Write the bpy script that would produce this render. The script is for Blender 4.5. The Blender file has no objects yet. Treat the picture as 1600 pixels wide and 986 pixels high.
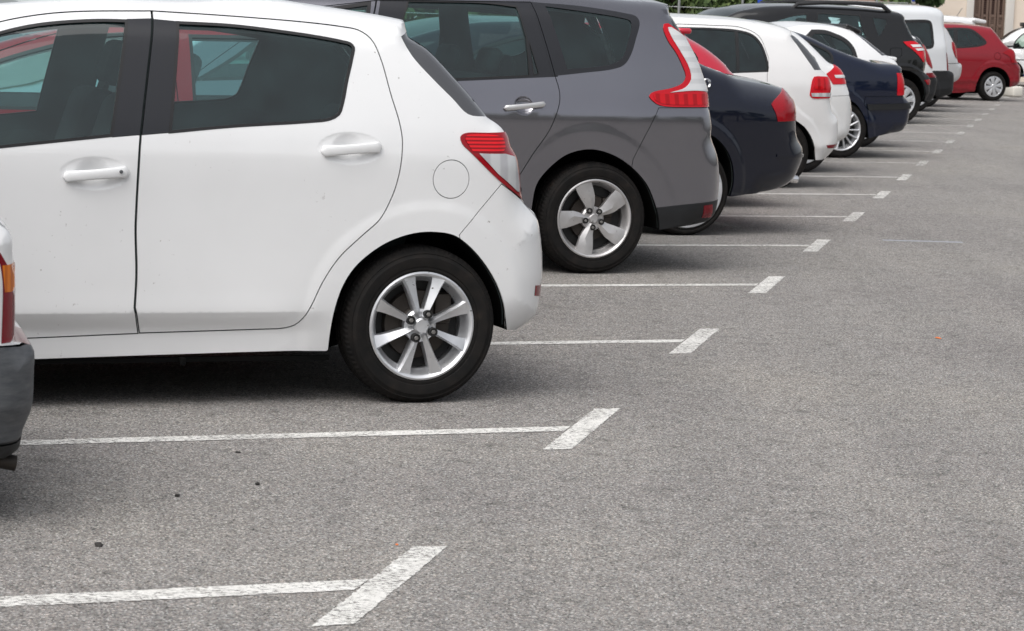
import bpy, bmesh, math, random
import numpy as np
from mathutils import Vector
from mathutils.geometry import delaunay_2d_cdt
random.seed(7); rng = np.random.default_rng(11)
C = bpy.context.scene.collection
sc = bpy.context.scene
PI = math.pi

# ------------------------------------------------------------------ camera model (survey of the photo)
F = 3900.; PITCH = 0.12325539; ROLL = 0.03698548; H = 1.53
_fw = np.array([0, math.cos(PITCH), -math.sin(PITCH)]); _up = np.array([0, math.sin(PITCH), math.cos(PITCH)]); _rt = np.array([1., 0, 0])
RT = math.cos(ROLL)*_rt + math.sin(ROLL)*_up; UP = -math.sin(ROLL)*_rt + math.cos(ROLL)*_up; FW = _fw
EYE = np.array([0, 0, H])
def ray(u, v): return RT*(u-800)/F + UP*(493-v)/F + FW
def ground(u, v):
    d = ray(u, v); return EYE - d*(H/d[2])
E1 = np.array([math.sin(.22394), math.cos(.22394), 0]); E2 = np.array([math.cos(.35769), math.sin(.35769), 0])
T0 = np.array([-.2039*H, 4.2267*H, 0]); PITCHW = 2.6487
def bay(n, e): return T0 + E1*PITCHW*n + E2*e

# ------------------------------------------------------------------ materials
def mat(name, color, rough=.5, metal=0., coat=0., spec=.5, emis=None):
    m = bpy.data.materials.new(name); m.use_nodes = True
    b = m.node_tree.nodes['Principled BSDF']
    b.inputs['Base Color'].default_value = (*color, 1); b.inputs['Roughness'].default_value = rough
    b.inputs['Metallic'].default_value = metal; b.inputs['Coat Weight'].default_value = coat
    b.inputs['Coat Roughness'].default_value = .03; b.inputs['Specular IOR Level'].default_value = spec
    return m
def nd(m, t, **kw):
    n = m.node_tree.nodes.new(t)
    for k, v in kw.items(): setattr(n, k, v)
    return n
def lk(m, a, b): m.node_tree.links.new(a, b)
def ramp(m, src, stops):
    r = nd(m, 'ShaderNodeValToRGB'); e = r.color_ramp.elements
    while len(e) < len(stops): e.new(.5)
    for i, (p, c) in enumerate(stops):
        e[i].position = p; e[i].color = (*c, 1) if len(c) == 3 else c
    lk(m, src, r.inputs[0]); return r
def noise(m, scale, detail=4, rough=.55, vec=None):
    n = nd(m, 'ShaderNodeTexNoise'); n.inputs['Scale'].default_value = scale; n.inputs['Detail'].default_value = detail; n.inputs['Roughness'].default_value = rough
    if vec is not None: lk(m, vec, n.inputs['Vector'])
    return n
def objco(m): return nd(m, 'ShaderNodeTexCoord').outputs['Object']
def bsdf(m): return m.node_tree.nodes['Principled BSDF']

def paint(name, color, metal=0., rough=.35, speck=.0, flake=0., spec=.5):
    m = mat(name, color, rough, metal, 1.0, spec); co = objco(m); b = bsdf(m)
    n1 = noise(m, 2.2, 3, vec=co)
    r1 = ramp(m, n1.outputs['Fac'], [(.3, tuple(c*.965 for c in color)), (.7, tuple(min(1, c*1.02) for c in color))])
    src = r1.outputs['Color']
    if speck:   # road grime: sparse specks and faint smears
        n2 = noise(m, 55, 2, vec=co); r2 = ramp(m, n2.outputs['Fac'], [(.70, (0, 0, 0)), (.76, (1, 1, 1))])
        n3 = noise(m, 3.1, 3, vec=co); r3 = ramp(m, n3.outputs['Fac'], [(.5, (0, 0, 0)), (.68, (speck, speck, speck))])
        mu = nd(m, 'ShaderNodeMath', operation='MULTIPLY'); lk(m, r2.outputs[0], mu.inputs[0]); lk(m, r3.outputs[0], mu.inputs[1])
        mx = nd(m, 'ShaderNodeMix', data_type='RGBA'); lk(m, mu.outputs[0], mx.inputs['Factor']); lk(m, src, mx.inputs['A']); mx.inputs['B'].default_value = (.13, .10, .08, 1)
        src = mx.outputs['Result']
    if flake:
        n4 = noise(m, 900, 1, vec=co); r4 = ramp(m, n4.outputs['Fac'], [(.35, (1-flake,)*3), (.65, (1+flake,)*3)])
        mx = nd(m, 'ShaderNodeMix', data_type='RGBA', blend_type='MULTIPLY'); mx.inputs['Factor'].default_value = 1; lk(m, src, mx.inputs['A']); lk(m, r4.outputs[0], mx.inputs['B']); src = mx.outputs['Result']
    lk(m, src, b.inputs['Base Color'])
    n5 = noise(m, 9, 4, vec=co); r5 = ramp(m, n5.outputs['Fac'], [(.3, (.01,)*3), (.75, (.06,)*3)]); lk(m, r5.outputs[0], b.inputs['Coat Roughness'])
    return m
def glass(name, tint, refl=1.0, veil=.04):
    m = bpy.data.materials.new(name); m.use_nodes = True; nt = m.node_tree; nt.nodes.remove(nt.nodes['Principled BSDF'])
    out = nt.nodes['Material Output']
    tr = nd(m, 'ShaderNodeBsdfTransparent'); tr.inputs[0].default_value = (*tint, 1)
    df = nd(m, 'ShaderNodeBsdfDiffuse'); df.inputs[0].default_value = (.24, .50, .52, 1)
    m0 = nd(m, 'ShaderNodeMixShader'); lk(m, tr.outputs[0], m0.inputs[1]); lk(m, df.outputs[0], m0.inputs[2])
    n = noise(m, 5, 4, vec=objco(m)); r = ramp(m, n.outputs['Fac'], [(.35, (veil*.5,)*3), (.75, (veil*1.5,)*3)]); lk(m, r.outputs[0], m0.inputs[0])   # reflected sky painted in as a teal film
    gl = nd(m, 'ShaderNodeBsdfGlossy'); gl.inputs['Roughness'].default_value = .02; gl.inputs[0].default_value = (refl, refl, refl, 1)
    fr = nd(m, 'ShaderNodeFresnel'); fr.inputs[0].default_value = 1.65
    mx = nd(m, 'ShaderNodeMixShader'); lk(m, fr.outputs[0], mx.inputs[0]); lk(m, m0.outputs[0], mx.inputs[1]); lk(m, gl.outputs[0], mx.inputs[2])
    lk(m, mx.outputs[0], out.inputs[0]); return m
def lens(name, c1, c2, scale, axis='Z', rough=.12):
    m = mat(name, c1, rough, 0, .15, .3); co = objco(m)
    w = nd(m, 'ShaderNodeTexWave', bands_direction=axis); w.inputs['Scale'].default_value = scale; w.inputs['Distortion'].default_value = .15; lk(m, co, w.inputs['Vector'])
    r = ramp(m, w.outputs['Fac'], [(.25, c2), (.6, c1)]); lk(m, r.outputs[0], bsdf(m).inputs['Base Color'])
    bsdf(m).inputs['Subsurface Weight'].default_value = 0
    return m
def rubber(name, rad=.304):
    m = mat(name, (.010, .010, .010), .8, spec=.22); co = objco(m)
    n = noise(m, 14, 5, vec=co); r = ramp(m, n.outputs['Fac'], [(.35, (.007, .007, .007)), (.62, (.014, .012, .011)), (.8, (.030, .023, .018))]); lk(m, r.outputs[0], bsdf(m).inputs['Base Color'])
    sx = nd(m, 'ShaderNodeSeparateXYZ'); lk(m, co, sx.inputs[0])
    at = nd(m, 'ShaderNodeMath', operation='ARCTAN2'); lk(m, sx.outputs['Z'], at.inputs[0]); lk(m, sx.outputs['X'], at.inputs[1])
    mu = nd(m, 'ShaderNodeMath', operation='MULTIPLY'); mu.inputs[1].default_value = 88; lk(m, at.outputs[0], mu.inputs[0])
    yy = nd(m, 'ShaderNodeMath', operation='MULTIPLY_ADD'); yy.inputs[1].default_value = 70; lk(m, sx.outputs['Y'], yy.inputs[0]); lk(m, mu.outputs[0], yy.inputs[2])
    si = nd(m, 'ShaderNodeMath', operation='SINE'); lk(m, yy.outputs[0], si.inputs[0])
    ln = nd(m, 'ShaderNodeVectorMath', operation='LENGTH'); cx = nd(m, 'ShaderNodeCombineXYZ'); lk(m, sx.outputs['X'], cx.inputs[0]); lk(m, sx.outputs['Z'], cx.inputs[1]); lk(m, cx.outputs[0], ln.inputs[0])
    gt = nd(m, 'ShaderNodeMath', operation='GREATER_THAN'); gt.inputs[1].default_value = rad-.013; lk(m, ln.outputs['Value'], gt.inputs[0])
    m2 = nd(m, 'ShaderNodeMath', operation='MULTIPLY'); lk(m, si.outputs[0], m2.inputs[0]); lk(m, gt.outputs[0], m2.inputs[1])
    bp = nd(m, 'ShaderNodeBump'); bp.inputs['Strength'].default_value = .6; bp.inputs['Distance'].default_value = .002; lk(m, m2.outputs[0], bp.inputs['Height']); lk(m, bp.outputs[0], bsdf(m).inputs['Normal'])
    return m
def alloy(name, color, rough=.40):
    m = mat(name, color, rough, .85); co = objco(m)
    n = noise(m, 60, 2, vec=co); r = ramp(m, n.outputs['Fac'], [(.70, color), (.76, (.05, .045, .04))]); 
    n2 = noise(m, 7, 4, vec=co); r2 = ramp(m, n2.outputs['Fac'], [(.35, (.8,)*3), (.7, (1.05,)*3)])
    mx = nd(m, 'ShaderNodeMix', data_type='RGBA', blend_type='MULTIPLY'); mx.inputs['Factor'].default_value = 1; lk(m, r.outputs[0], mx.inputs['A']); lk(m, r2.outputs[0], mx.inputs['B'])
    lk(m, mx.outputs['Result'], bsdf(m).inputs['Base Color'])
    r3 = ramp(m, n2.outputs['Fac'], [(.3, (rough-.08,)*3), (.7, (rough+.12,)*3)]); lk(m, r3.outputs[0], bsdf(m).inputs['Roughness'])
    return m

M = {}
M['white'] = paint('white_paint', (.82, .825, .83), speck=.8)
M['white_b'] = paint('old_white_paint', (.80, .80, .795), speck=.4)
M['frit'] = mat('glass_edge', (.075, .077, .083), .22, 0, .6)
M['silver'] = paint('silver_paint', (.62, .63, .64), .3)
M['vanwhite'] = paint('van_white_paint', (.74, .76, .78), speck=.3)
M['grey'] = paint('grey_metallic', (.24, .237, .264), .9, .18, flake=.10)
M['navy'] = paint('dark_navy_paint', (.0030, .0050, .0145), 0., .3, spec=.12)
M['navy_b'] = paint('navy_paint', (.0045, .0085, .025), 0., .3, spec=.1)
M['red'] = paint('red_paint', (.24, .004, .013), .0, .35, spec=.2)
M['crimson'] = paint('crimson_paint', (.55, .014, .040), .05, .35)
M['black'] = paint('black_paint', (.0045, .0045, .005), .0, .35, spec=.2)
M['plastic'] = mat('black_plastic', (.022, .022, .024), .5)
M['trim'] = mat('window_rubber', (.012, .012, .013), .45)
M['pillar'] = mat('pillar_film', (.017, .018, .022), .32)
M['gplastic'] = mat('grey_bumper_plastic', (.065, .07, .078), .55)
def scuffed(m_, a, b_):
    co = objco(m_); mp = nd(m_, 'ShaderNodeMapping'); mp.inputs['Scale'].default_value = (3, 3, 14); lk(m_, co, mp.inputs['Vector']); n = noise(m_, 4, 6, .7, mp.outputs[0])
    r = ramp(m_, n.outputs['Fac'], [(.35, a), (.6, tuple((x+y)/2 for x, y in zip(a, b_))), (.78, b_)]); lk(m_, r.outputs[0], bsdf(m_).inputs['Base Color'])
    n2 = noise(m_, 160, 3, .6, co); bp = nd(m_, 'ShaderNodeBump'); bp.inputs['Strength'].default_value = .3; bp.inputs['Distance'].default_value = .001; lk(m_, n2.outputs['Fac'], bp.inputs['Height']); lk(m_, bp.outputs[0], bsdf(m_).inputs['Normal'])
scuffed(M['gplastic'], (.055, .06, .068), (.13, .135, .14))
M['dplastic'] = mat('dark_bumper_plastic', (.018, .019, .021), .5, spec=.35)
M['lining'] = mat('cabin_lining', (.060, .082, .082), .8)
M['seat'] = mat('seat_cloth', (.022, .032, .034), .9)
M['under'] = mat('underbody', (.005, .005, .005), .9, spec=.1)
TY = {}
def tyre_mat(r):
    k = round(r, 3)
    if k not in TY: TY[k] = rubber('tyre_rubber', r)
    return TY[k]
M['alloy'] = alloy('alloy_silver', (.78, .79, .81))
M['alloyg'] = alloy('alloy_grey', (.64, .63, .63), .46)
M['disc'] = mat('brake_disc', (.045, .038, .033), .5, .6)
M['hub'] = mat('dark_hub', (.02, .02, .02), .7)
M['nut'] = mat('nut_steel', (.30, .29, .28), .4, .8)
M['chrome'] = mat('chrome', (.85, .85, .86), .15, 1.)
M['handle'] = mat('satin_handle', (.62, .62, .62), .3, .55, .5)
M['glass'] = glass('clear_glass', (.76, .95, .94), veil=.034)
M['gtint'] = glass('tinted_glass', (.56, .80, .78), veil=.028)
M['priv'] = glass('privacy_glass', (.05, .055, .065), veil=.03)
M['screen'] = glass('screen_glass', (.66, .76, .74))
M['lampred'] = lens('red_lens', (.78, .010, .018), (.26, .003, .007), 22)
M['lampredv'] = lens('red_lens_ribbed', (.56, .006, .012), (.36, .003, .007), 5, 'X')
M['lampplain'] = mat('plain_red_lens', (.30, .0035, .010), .12, 0, .25, .3)
M['lampmid'] = mat('red_lens_bright', (.56, .006, .016), .12, 0, .25, .3)
M['lampdark'] = mat('dark_red_lens', (.20, .004, .012), .15, 0, .3, .3)
M['lampclear'] = lens('clear_lens', (.56, .57, .58), (.44, .44, .46), 4, 'X')
M['lampclearz'] = lens('clear_lens_stepped', (.70, .71, .72), (.60, .61, .62), 5, 'Z')
M['orange'] = lens('orange_lens', (.75, .20, .012), (.55, .13, .01), 16, 'X')

# ------------------------------------------------------------------ scene graph helpers
GROUP_CARS = 'cars parked side by side in the diagonal bays'
def tag(o, label, cat, group=None, kind=None):
    if label: o['label'] = label
    if cat: o['category'] = cat
    if group: o['group'] = group
    if kind: o['kind'] = kind
    return o
def empty(name, loc, rz=0):
    o = bpy.data.objects.new(name, None); C.objects.link(o); o.location = loc; o.rotation_euler = (0, 0, rz); o.empty_display_size = .2
    return o
def link(name, me, m, parent=None):
    o = bpy.data.objects.new(name, me); C.objects.link(o)
    if m is not None and not me.materials: me.materials.append(m)
    if parent is not None: o.parent = parent
    return o
def bm_obj(name, bm, m, parent=None, sharp=40):
    bmesh.ops.recalc_face_normals(bm, faces=bm.faces)
    me = bpy.data.meshes.new(name); bm.to_mesh(me); bm.free()
    for p in me.polygons: p.use_smooth = True
    me.set_sharp_from_angle(angle=math.radians(sharp))
    return link(name, me, m, parent)
def bx(bm, c, s, bev=0, seg=2, rot=None):
    r = bmesh.ops.create_cube(bm, size=1); vs = r['verts']
    bmesh.ops.scale(bm, vec=s, verts=vs)
    if bev:
        es = list({e for v in vs for e in v.link_edges})
        g = bmesh.ops.bevel(bm, geom=es, offset=bev, segments=seg, affect='EDGES', profile=.5)
        vs = list({v for f in g['faces'] for v in f.verts} | {v for v in vs if v.is_valid})
    if rot is not None: bmesh.ops.rotate(bm, verts=vs, cent=(0, 0, 0), matrix=rot)
    bmesh.ops.translate(bm, vec=c, verts=vs)
def rotm(axis, a):
    from mathutils import Matrix
    return Matrix.Rotation(a, 3, axis)
def tube(bm, pts, r, seg=8):
    pts = [Vector(p) for p in pts]; rings = []
    for i, p in enumerate(pts):
        t = (pts[min(i+1, len(pts)-1)]-pts[max(i-1, 0)]).normalized()
        a = t.orthogonal().normalized(); b = t.cross(a)
        if rings:
            a0 = prev; a = (a0 - t*a0.dot(t)).normalized(); b = t.cross(a)
        prev = a; rr = r[i] if hasattr(r, '__len__') else r
        rings.append([bm.verts.new(p+(a*math.cos(2*PI*k/seg)+b*math.sin(2*PI*k/seg))*rr) for k in range(seg)])
    for A, B in zip(rings, rings[1:]):
        for k in range(seg): bm.faces.new((A[k], A[(k+1) % seg], B[(k+1) % seg], B[k]))
    bm.faces.new(rings[0][::-1]); bm.faces.new(rings[-1])
def lathe(bm, prof, seg=64, closed=False):
    rings = [[bm.verts.new((r*math.cos(2*PI*k/seg), y, r*math.sin(2*PI*k/seg))) for k in range(seg)] for r, y in prof]
    pairs = list(zip(rings, rings[1:])) + ([(rings[-1], rings[0])] if closed else [])
    for A, B in pairs:
        for k in range(seg): bm.faces.new((A[k], A[(k+1) % seg], B[(k+1) % seg], B[k]))
def disc(bm, r, y, seg=48, c=(0, 0)):
    vs = [bm.verts.new((c[0]+r*math.cos(2*PI*k/seg), y, c[1]+r*math.sin(2*PI*k/seg))) for k in range(seg)]; bm.faces.new(vs); return vs
def puck(bm, r, y0, y1, c=(0, 0), seg=20, bev=.15):
    rb = r*(1-bev)
    prof = [(rb, y0), (r, y0+r*bev), (r, y1)]
    rings = [[bm.verts.new((c[0]+q*math.cos(2*PI*k/seg), y, c[1]+q*math.sin(2*PI*k/seg))) for k in range(seg)] for q, y in prof]
    bm.faces.new(rings[0])
    for A, B in zip(rings, rings[1:]):
        for k in range(seg): bm.faces.new((A[k], A[(k+1) % seg], B[(k+1) % seg], B[k]))

# ------------------------------------------------------------------ 2-D curve helpers
def m(x, z): return ('m', x, z)
def pchip(xs, ys):
    xs = np.array(xs, float); ys = np.array(ys, float); h = np.diff(xs); d = np.diff(ys)/h; s = np.zeros_like(xs)
    for i in range(1, len(xs)-1):
        if d[i-1]*d[i] > 0:
            w1 = 2*h[i]+h[i-1]; w2 = h[i]+2*h[i-1]; s[i] = (w1+w2)/(w1/d[i-1]+w2/d[i])
    s[0] = d[0]; s[-1] = d[-1]
    def f(x):
        x = np.clip(x, xs[0], xs[-1]); i = np.clip(np.searchsorted(xs, x)-1, 0, len(xs)-2)
        t = (x-xs[i])/h[i]; t2 = t*t; t3 = t2*t
        return (2*t3-3*t2+1)*ys[i]+(t3-2*t2+t)*h[i]*s[i]+(-2*t3+3*t2)*ys[i+1]+(t3-t2)*h[i]*s[i+1]
    return f
def crspan(p0, p1, p2, p3, n):
    t = [0]
    for a, b in ((p0, p1), (p1, p2), (p2, p3)): t.append(t[-1]+max(1e-6, math.sqrt(np.linalg.norm(b-a))))
    T = np.linspace(t[1], t[2], n, endpoint=False)[:, None]
    A1 = (t[1]-T)/(t[1]-t[0])*p0+(T-t[0])/(t[1]-t[0])*p1
    A2 = (t[2]-T)/(t[2]-t[1])*p1+(T-t[1])/(t[2]-t[1])*p2
    A3 = (t[3]-T)/(t[3]-t[2])*p2+(T-t[2])/(t[3]-t[2])*p3
    B1 = (t[2]-T)/(t[2]-t[0])*A1+(T-t[0])/(t[2]-t[0])*A2
    B2 = (t[3]-T)/(t[3]-t[1])*A2+(T-t[1])/(t[3]-t[1])*A3
    return (t[2]-T)/(t[2]-t[1])*B1+(T-t[1])/(t[2]-t[1])*B2
def smooth(P, corner, h, closed):
    P = np.array(P, float); N = len(P); out = []; span = []
    for i in range(N if closed else N-1):
        j = (i+1) % N
        def nb(a, b, c):   # neighbour beyond b coming from a
            if corner[b] or (not closed and b in (0, N-1)): return 2*P[b]-P[a]
            return P[c % N]
        p0 = nb(j, i, i-1); p3 = nb(i, j, j+1)
        n = max(1, int(math.ceil(np.linalg.norm(P[j]-P[i])/h)))
        out.append(crspan(p0, P[i], P[j], p3, n)); span += [i]*n
    if not closed: out.append(P[-1:]); span.append(N-2)
    return np.vstack(out), span
def inside(poly, pts):
    x, y = pts[:, 0], pts[:, 1]; r = np.zeros(len(pts), bool); n = len(poly)
    for i in range(n):
        x0, y0 = poly[i-1]; x1, y1 = poly[i]
        if y0 == y1: continue
        c = ((y0 > y) != (y1 > y)); r ^= c & (x < (x1-x0)*(y-y0)/(y1-y0)+x0)
    return r
def nearest(A, B, pts):
    """distance to segments A->B, index and parameter"""
    D = B-A; L = (D**2).sum(1)+1e-18; best = np.full(len(pts), 1e9); bi = np.zeros(len(pts), int); bt = np.zeros(len(pts))
    for k0 in range(0, len(pts), 2000):
        p = pts[k0:k0+2000]; t = np.clip(((p[:, None, :]-A)*D).sum(2)/L, 0, 1)
        q = A+t[..., None]*D; d = ((p[:, None, :]-q)**2).sum(2); i = d.argmin(1); r = np.arange(len(p))
        best[k0:k0+2000] = np.sqrt(d[r, i]); bi[k0:k0+2000] = i; bt[k0:k0+2000] = t[r, i]
    return best, bi, bt
def area(P): return .5*np.sum(P[:, 0]*np.roll(P[:, 1], -1)-np.roll(P[:, 0], -1)*P[:, 1])
def inset(P, g):
    """move a closed polygon inwards by g"""
    if area(P) < 0: g = -g
    e = np.roll(P, -1, 0)-P; e /= np.linalg.norm(e, axis=1)[:, None]+1e-12
    n = np.stack([-e[:, 1], e[:, 0]], 1); n2 = np.roll(n, 1, 0)+n; n2 /= np.maximum((n2**2).sum(1), .5)[:, None]/2
    return P+n2*g

# ------------------------------------------------------------------ the car builder
def profile(Hc, belt, tum, crease=None, z0=.16, sill=.05):
    c = crease or .36
    return [(z0, sill+.03), (z0+.06, sill), (c-.06, .032), (c, .010), (c+.10, .012), (c+.28, .003), (belt-.25, .0), (belt-.12, .006), (belt-.02, .026),
            (belt+.06, .048), (belt+.25, .048+.45*(tum-.048)), (Hc-.02, tum)]
class Car:
    def __init__(s, name, label, contact, hw, prof, phi=.357, h=.03, grid=.05, taper=.05, cat='car', group=GROUP_CARS, flare=.010, flw=.11, rx0=0., fx0=-2.0):
        O = contact if len(contact) == 3 else ground(*contact)
        s.phi = phi; s.ex = np.array([math.cos(phi), math.sin(phi), 0]); s.ey = np.array([-math.sin(phi), math.cos(phi), 0])
        s.O = np.array(O)+s.ey*(hw-.02); s.hw = hw; s.h = h; s.grid = grid; s.taper = taper; s.flare = flare; s.flw = flw; s.rx0 = rx0; s.fx0 = fx0
        s.prof = pchip([p[0] for p in prof], [p[1] for p in prof])
        s.root = empty(name, s.O, phi); tag(s.root, label, cat, group)
        s.alt = None; s.rows = []; s.dents = []; s.regs = []; s.ready = False; s.arcs = []
    def plane(s, u, v, y):
        d = ray(u, v); t = ((s.O-EYE)@s.ey+y)/(d@s.ey); P = EYE+d*t; return (P-s.O)@s.ex, P[2]
    def base(s, x, z):
        pz = s.prof(z)
        if s.alt is not None:
            q = np.clip((x-s.alt[1])/(s.alt[2]-s.alt[1]), 0, 1); q = q*q*(3-2*q); pz = pz*(1-q)+s.alt[0](z)*q
        b = s.hw-pz
        b = b-s.taper*np.maximum(0, x-s.rx0)**2/.36-s.taper*1.2*np.maximum(0, s.fx0-x)**2/.5
        return b
    def conv(s, p, R=0.):
        if p[0] == 'm': return np.array([p[1], p[2]])
        y = -(s.hw-.04)
        for _ in range(6):
            x, z = s.plane(p[0], p[1], y)
            y = -(float(s.Y(np.array([[x, z]]))[0][0]) if s.ready else float(s.base(x, z))-R)
        return np.array([x, z])
    def outline(s, sil, low):
        """sil: list of ('tag',R) markers, points, '|' corner marks, from the lower front over the roof to the lower rear. low: rear arch, sill, front arch."""
        P, cor, tags, Rs = [], [], [], []; cur = ('body', .1)
        for q in sil:
            if q == '|': cor[-1] = True; continue
            if isinstance(q[0], str) and q[0] != 'm': cur = q; continue
            P.append(s.conv(q, cur[1])); cor.append(False); tags.append(cur[0]); Rs.append(cur[1])
        V, span = smooth(P, cor, s.h, False)
        s.sv = V; s.stag = [tags[i] for i in span][:-1]; R = np.array([Rs[i] for i in span])
        w = max(1, int(.10/s.h)); k = np.ones(2*w+1)/(2*w+1); s.sR = np.convolve(np.pad(R, w, mode='edge'), k, 'valid')
        LP, lc, s.low = [], [], []; arcpts = []
        L = []
        for seg in low:
            kind, pts = seg
            pp = [s.conv(q) for q in pts]; c2 = [False]*len(pp)
            vv, _ = smooth(pp, c2, s.h, False); L.append((kind, vv))
            if kind == 'arch': s.arcs.append(vv)
        lowv = np.vstack([v for _, v in L])
        # drop duplicates at joints
        allv = np.vstack([V, lowv]); keep = [0]
        for i in range(1, len(allv)):
            if np.linalg.norm(allv[i]-allv[keep[-1]]) > .004: keep.append(i)
        if np.linalg.norm(allv[keep[-1]]-allv[0]) < .004: keep.pop()
        s.out = allv[keep]; s.lowv = lowv
        # silhouette normals (outward)
        sg = 1 if area(s.out) > 0 else -1
        e = np.diff(V, axis=0); e /= np.linalg.norm(e, axis=1)[:, None]+1e-12
        n = np.stack([e[:, 1], -e[:, 0]], 1)*sg
        vn = np.vstack([n[:1], n[:-1]+n[1:], n[-1:]]); s.sn = vn/(np.linalg.norm(vn, axis=1)[:, None]+1e-12); s.ready = True
    def yb(s, p):
        y = s.base(p[:, 0], p[:, 1])
        if s.flare:
            for a in s.arcs:
                d, _, _ = nearest(a[:-1], a[1:], p); t = np.clip(1-(d-s.flw*.55)/(s.flw*.45), 0, 1); y = y+s.flare*t*t*(3-2*t)
        for x0, z0, rx, rz, dep, pw in s.dents:
            q = ((p[:, 0]-x0)/rx)**2+((p[:, 1]-z0)/rz)**2; y = y-dep*np.clip(1-q, 0, 1)**pw
        return y
    def Y(s, p):
        d, i, t = nearest(s.sv[:-1], s.sv[1:], p); R = s.sR[i]*(1-t)+s.sR[i+1]*t
        k = np.clip(1-d/R, 0, 1); b = s.yb(p); y = b-R*(1-np.sqrt(np.maximum(0, 1-k*k)))
        o = s.sn[i]*(1-t)[:, None]+s.sn[i+1]*t[:, None]; o /= np.linalg.norm(o, axis=1)[:, None]+1e-9
        return y, k, o
    def normals(s, p, k, o):
        e = .003; gx = (s.yb(p+[e, 0])-s.yb(p-[e, 0]))/(2*e); gz = (s.yb(p+[0, e])-s.yb(p-[0, e]))/(2*e)
        n = np.stack([-gx, -np.ones(len(p)), -gz], 1); n /= np.linalg.norm(n, axis=1)[:, None]
        n = n*np.sqrt(np.maximum(0, 1-k*k))[:, None]+np.stack([o[:, 0], 0*k, o[:, 1]], 1)*k[:, None]
        return n/np.linalg.norm(n, axis=1)[:, None]
    def poly(s, pts, h=None):
        P, cor = [], []
        for q in pts:
            if q == '|': cor[-1] = True; continue
            P.append(s.conv(q)); cor.append(False)
        return smooth(P, cor, h or s.h, True)[0]
    def reg(s, name, mt, pts, gap=0., off=0., parent=None, merge=False, idn=None, is_glass=False, label=None, raw=False):
        P = pts if raw else s.poly(pts); rid = idn or name
        s.regs.append(dict(id=rid, name=name, mat=mt, P=P, Q=inset(P, gap) if gap else None, off=off, parent=parent, merge=merge, glass=is_glass, label=label)); return rid
    def window(s, pts, mt, frame=.014, parent=None, idn='w', fm=None, pts_glass=None):
        P = s.poly(pts); f = s.reg('window_frame', fm or M['trim'], P, raw=True, parent=parent, idn=idn+'_frame', off=.001)
        s.reg('window', mt, s.poly(pts_glass) if pts_glass else inset(P, frame), raw=True, parent=f if parent is None else parent, idn=idn, is_glass=True, off=-.005)
    def circle(s, u, v, ru, n=28):
        c = s.conv((u, v)); e = s.conv((u+ru, v)); r = abs(e[0]-c[0])
        return np.array([[c[0]+r*math.cos(2*PI*k/n), c[1]+r*math.sin(2*PI*k/n)] for k in range(n)])
    def build(s, body, caps, lining=True, crown=.03, hem=.012, N=10, under_z=None, lampcap=None):
        """caps: tag -> (part id, part name, material, glass?)"""
        pts = [s.out]; edges = []; base = 0
        def loop(P):
            nonlocal base
            n = len(P); edges.extend((base+i, base+(i+1) % n) for i in range(n)); base += n
        loop(s.out)
        for r in s.regs:
            pts.append(r['P']); loop(r['P'])
            if r['Q'] is not None: pts.append(r['Q']); loop(r['Q'])
        cons = np.vstack(pts); E = np.array(edges)
        # interior points: grid, dents, silhouette rings
        mn, mx = s.out.min(0), s.out.max(0); g = s.grid
        gx, gz = np.meshgrid(np.arange(mn[0]+g/2, mx[0], g), np.arange(mn[1]+g/2, mx[1], g*.8)); gx = gx+(np.arange(gx.shape[0]) % 2)[:, None]*g*.5
        G = np.stack([gx.ravel(), gz.ravel()], 1); G = G+rng.uniform(-.04, .04, G.shape)*g
        cand = [G]
        for x0, z0, rx, rz, dep, pw in s.dents:
            a, b = np.meshgrid(np.arange(-rx*1.25, rx*1.25, .0065), np.arange(-rz*1.25, rz*1.25, .0065)); cand.append(np.stack([a.ravel()+x0, b.ravel()+z0], 1))
        for z_, x0_, x1_ in s.rows: xs_ = np.arange(x0_, x1_, .02); cand.append(np.stack([xs_, xs_*0+z_], 1))
        for f in (.02, .08, .2, .38, .62, .9):
            c = s.sv-s.sn*(s.sR*f)[:, None]; d, _, _ = nearest(s.sv[:-1], s.sv[1:], c); cand.append(c[d > s.sR*f*.93])
        for a in s.arcs:
            if s.flare:
                for f in (.3, .55, .7, .85, 1.):
                    d = np.gradient(a, axis=0); d /= np.linalg.norm(d, axis=1)[:, None]+1e-9; nn = np.stack([-d[:, 1], d[:, 0]], 1)
                    for sgn in (1, -1): cand.append(a+nn*sgn*s.flw*f)
        cand = np.vstack(cand); cand = cand[inside(s.out, cand)]
        d, _, _ = nearest(cons[E[:, 0]], cons[E[:, 1]], cand); cand = cand[d > min(.3*g, .006)]
        allp = np.vstack([cons, cand])
        r = delaunay_2d_cdt([Vector(p) for p in allp], [tuple(map(int, e)) for e in E], [], 0, 2e-4)
        V = np.array([[v.x, v.y] for v in r[0]]); T = np.array([f for f in r[2] if len(f) == 3])
        cen = V[T].mean(1); ok = inside(s.out, cen); T, cen = T[ok], cen[ok]
        a = V[T]; ar = (a[:, 1, 0]-a[:, 0, 0])*(a[:, 2, 1]-a[:, 0, 1])-(a[:, 1, 1]-a[:, 0, 1])*(a[:, 2, 0]-a[:, 0, 0])
        T[ar < 0] = T[ar < 0][:, ::-1]      # counter-clockwise in x-z: faces -y
        keep = np.abs(ar) > 1e-9; T, cen = T[keep], cen[keep]
        rid = np.zeros(len(T), int); gapm = np.zeros(len(T), bool)
        for i, rg in enumerate(s.regs):
            ins = inside(rg['P'], cen); rid[ins] = i+1
            if rg['Q'] is not None: gapm |= ins & ~inside(rg['Q'], cen)
        rid[gapm] = -1
        y, k, o = s.Y(V); nrm = s.normals(V, k, o); onsil = k > .999
        P3 = np.stack([V[:, 0], -y, V[:, 1]], 1)
        parts = {}
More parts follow.
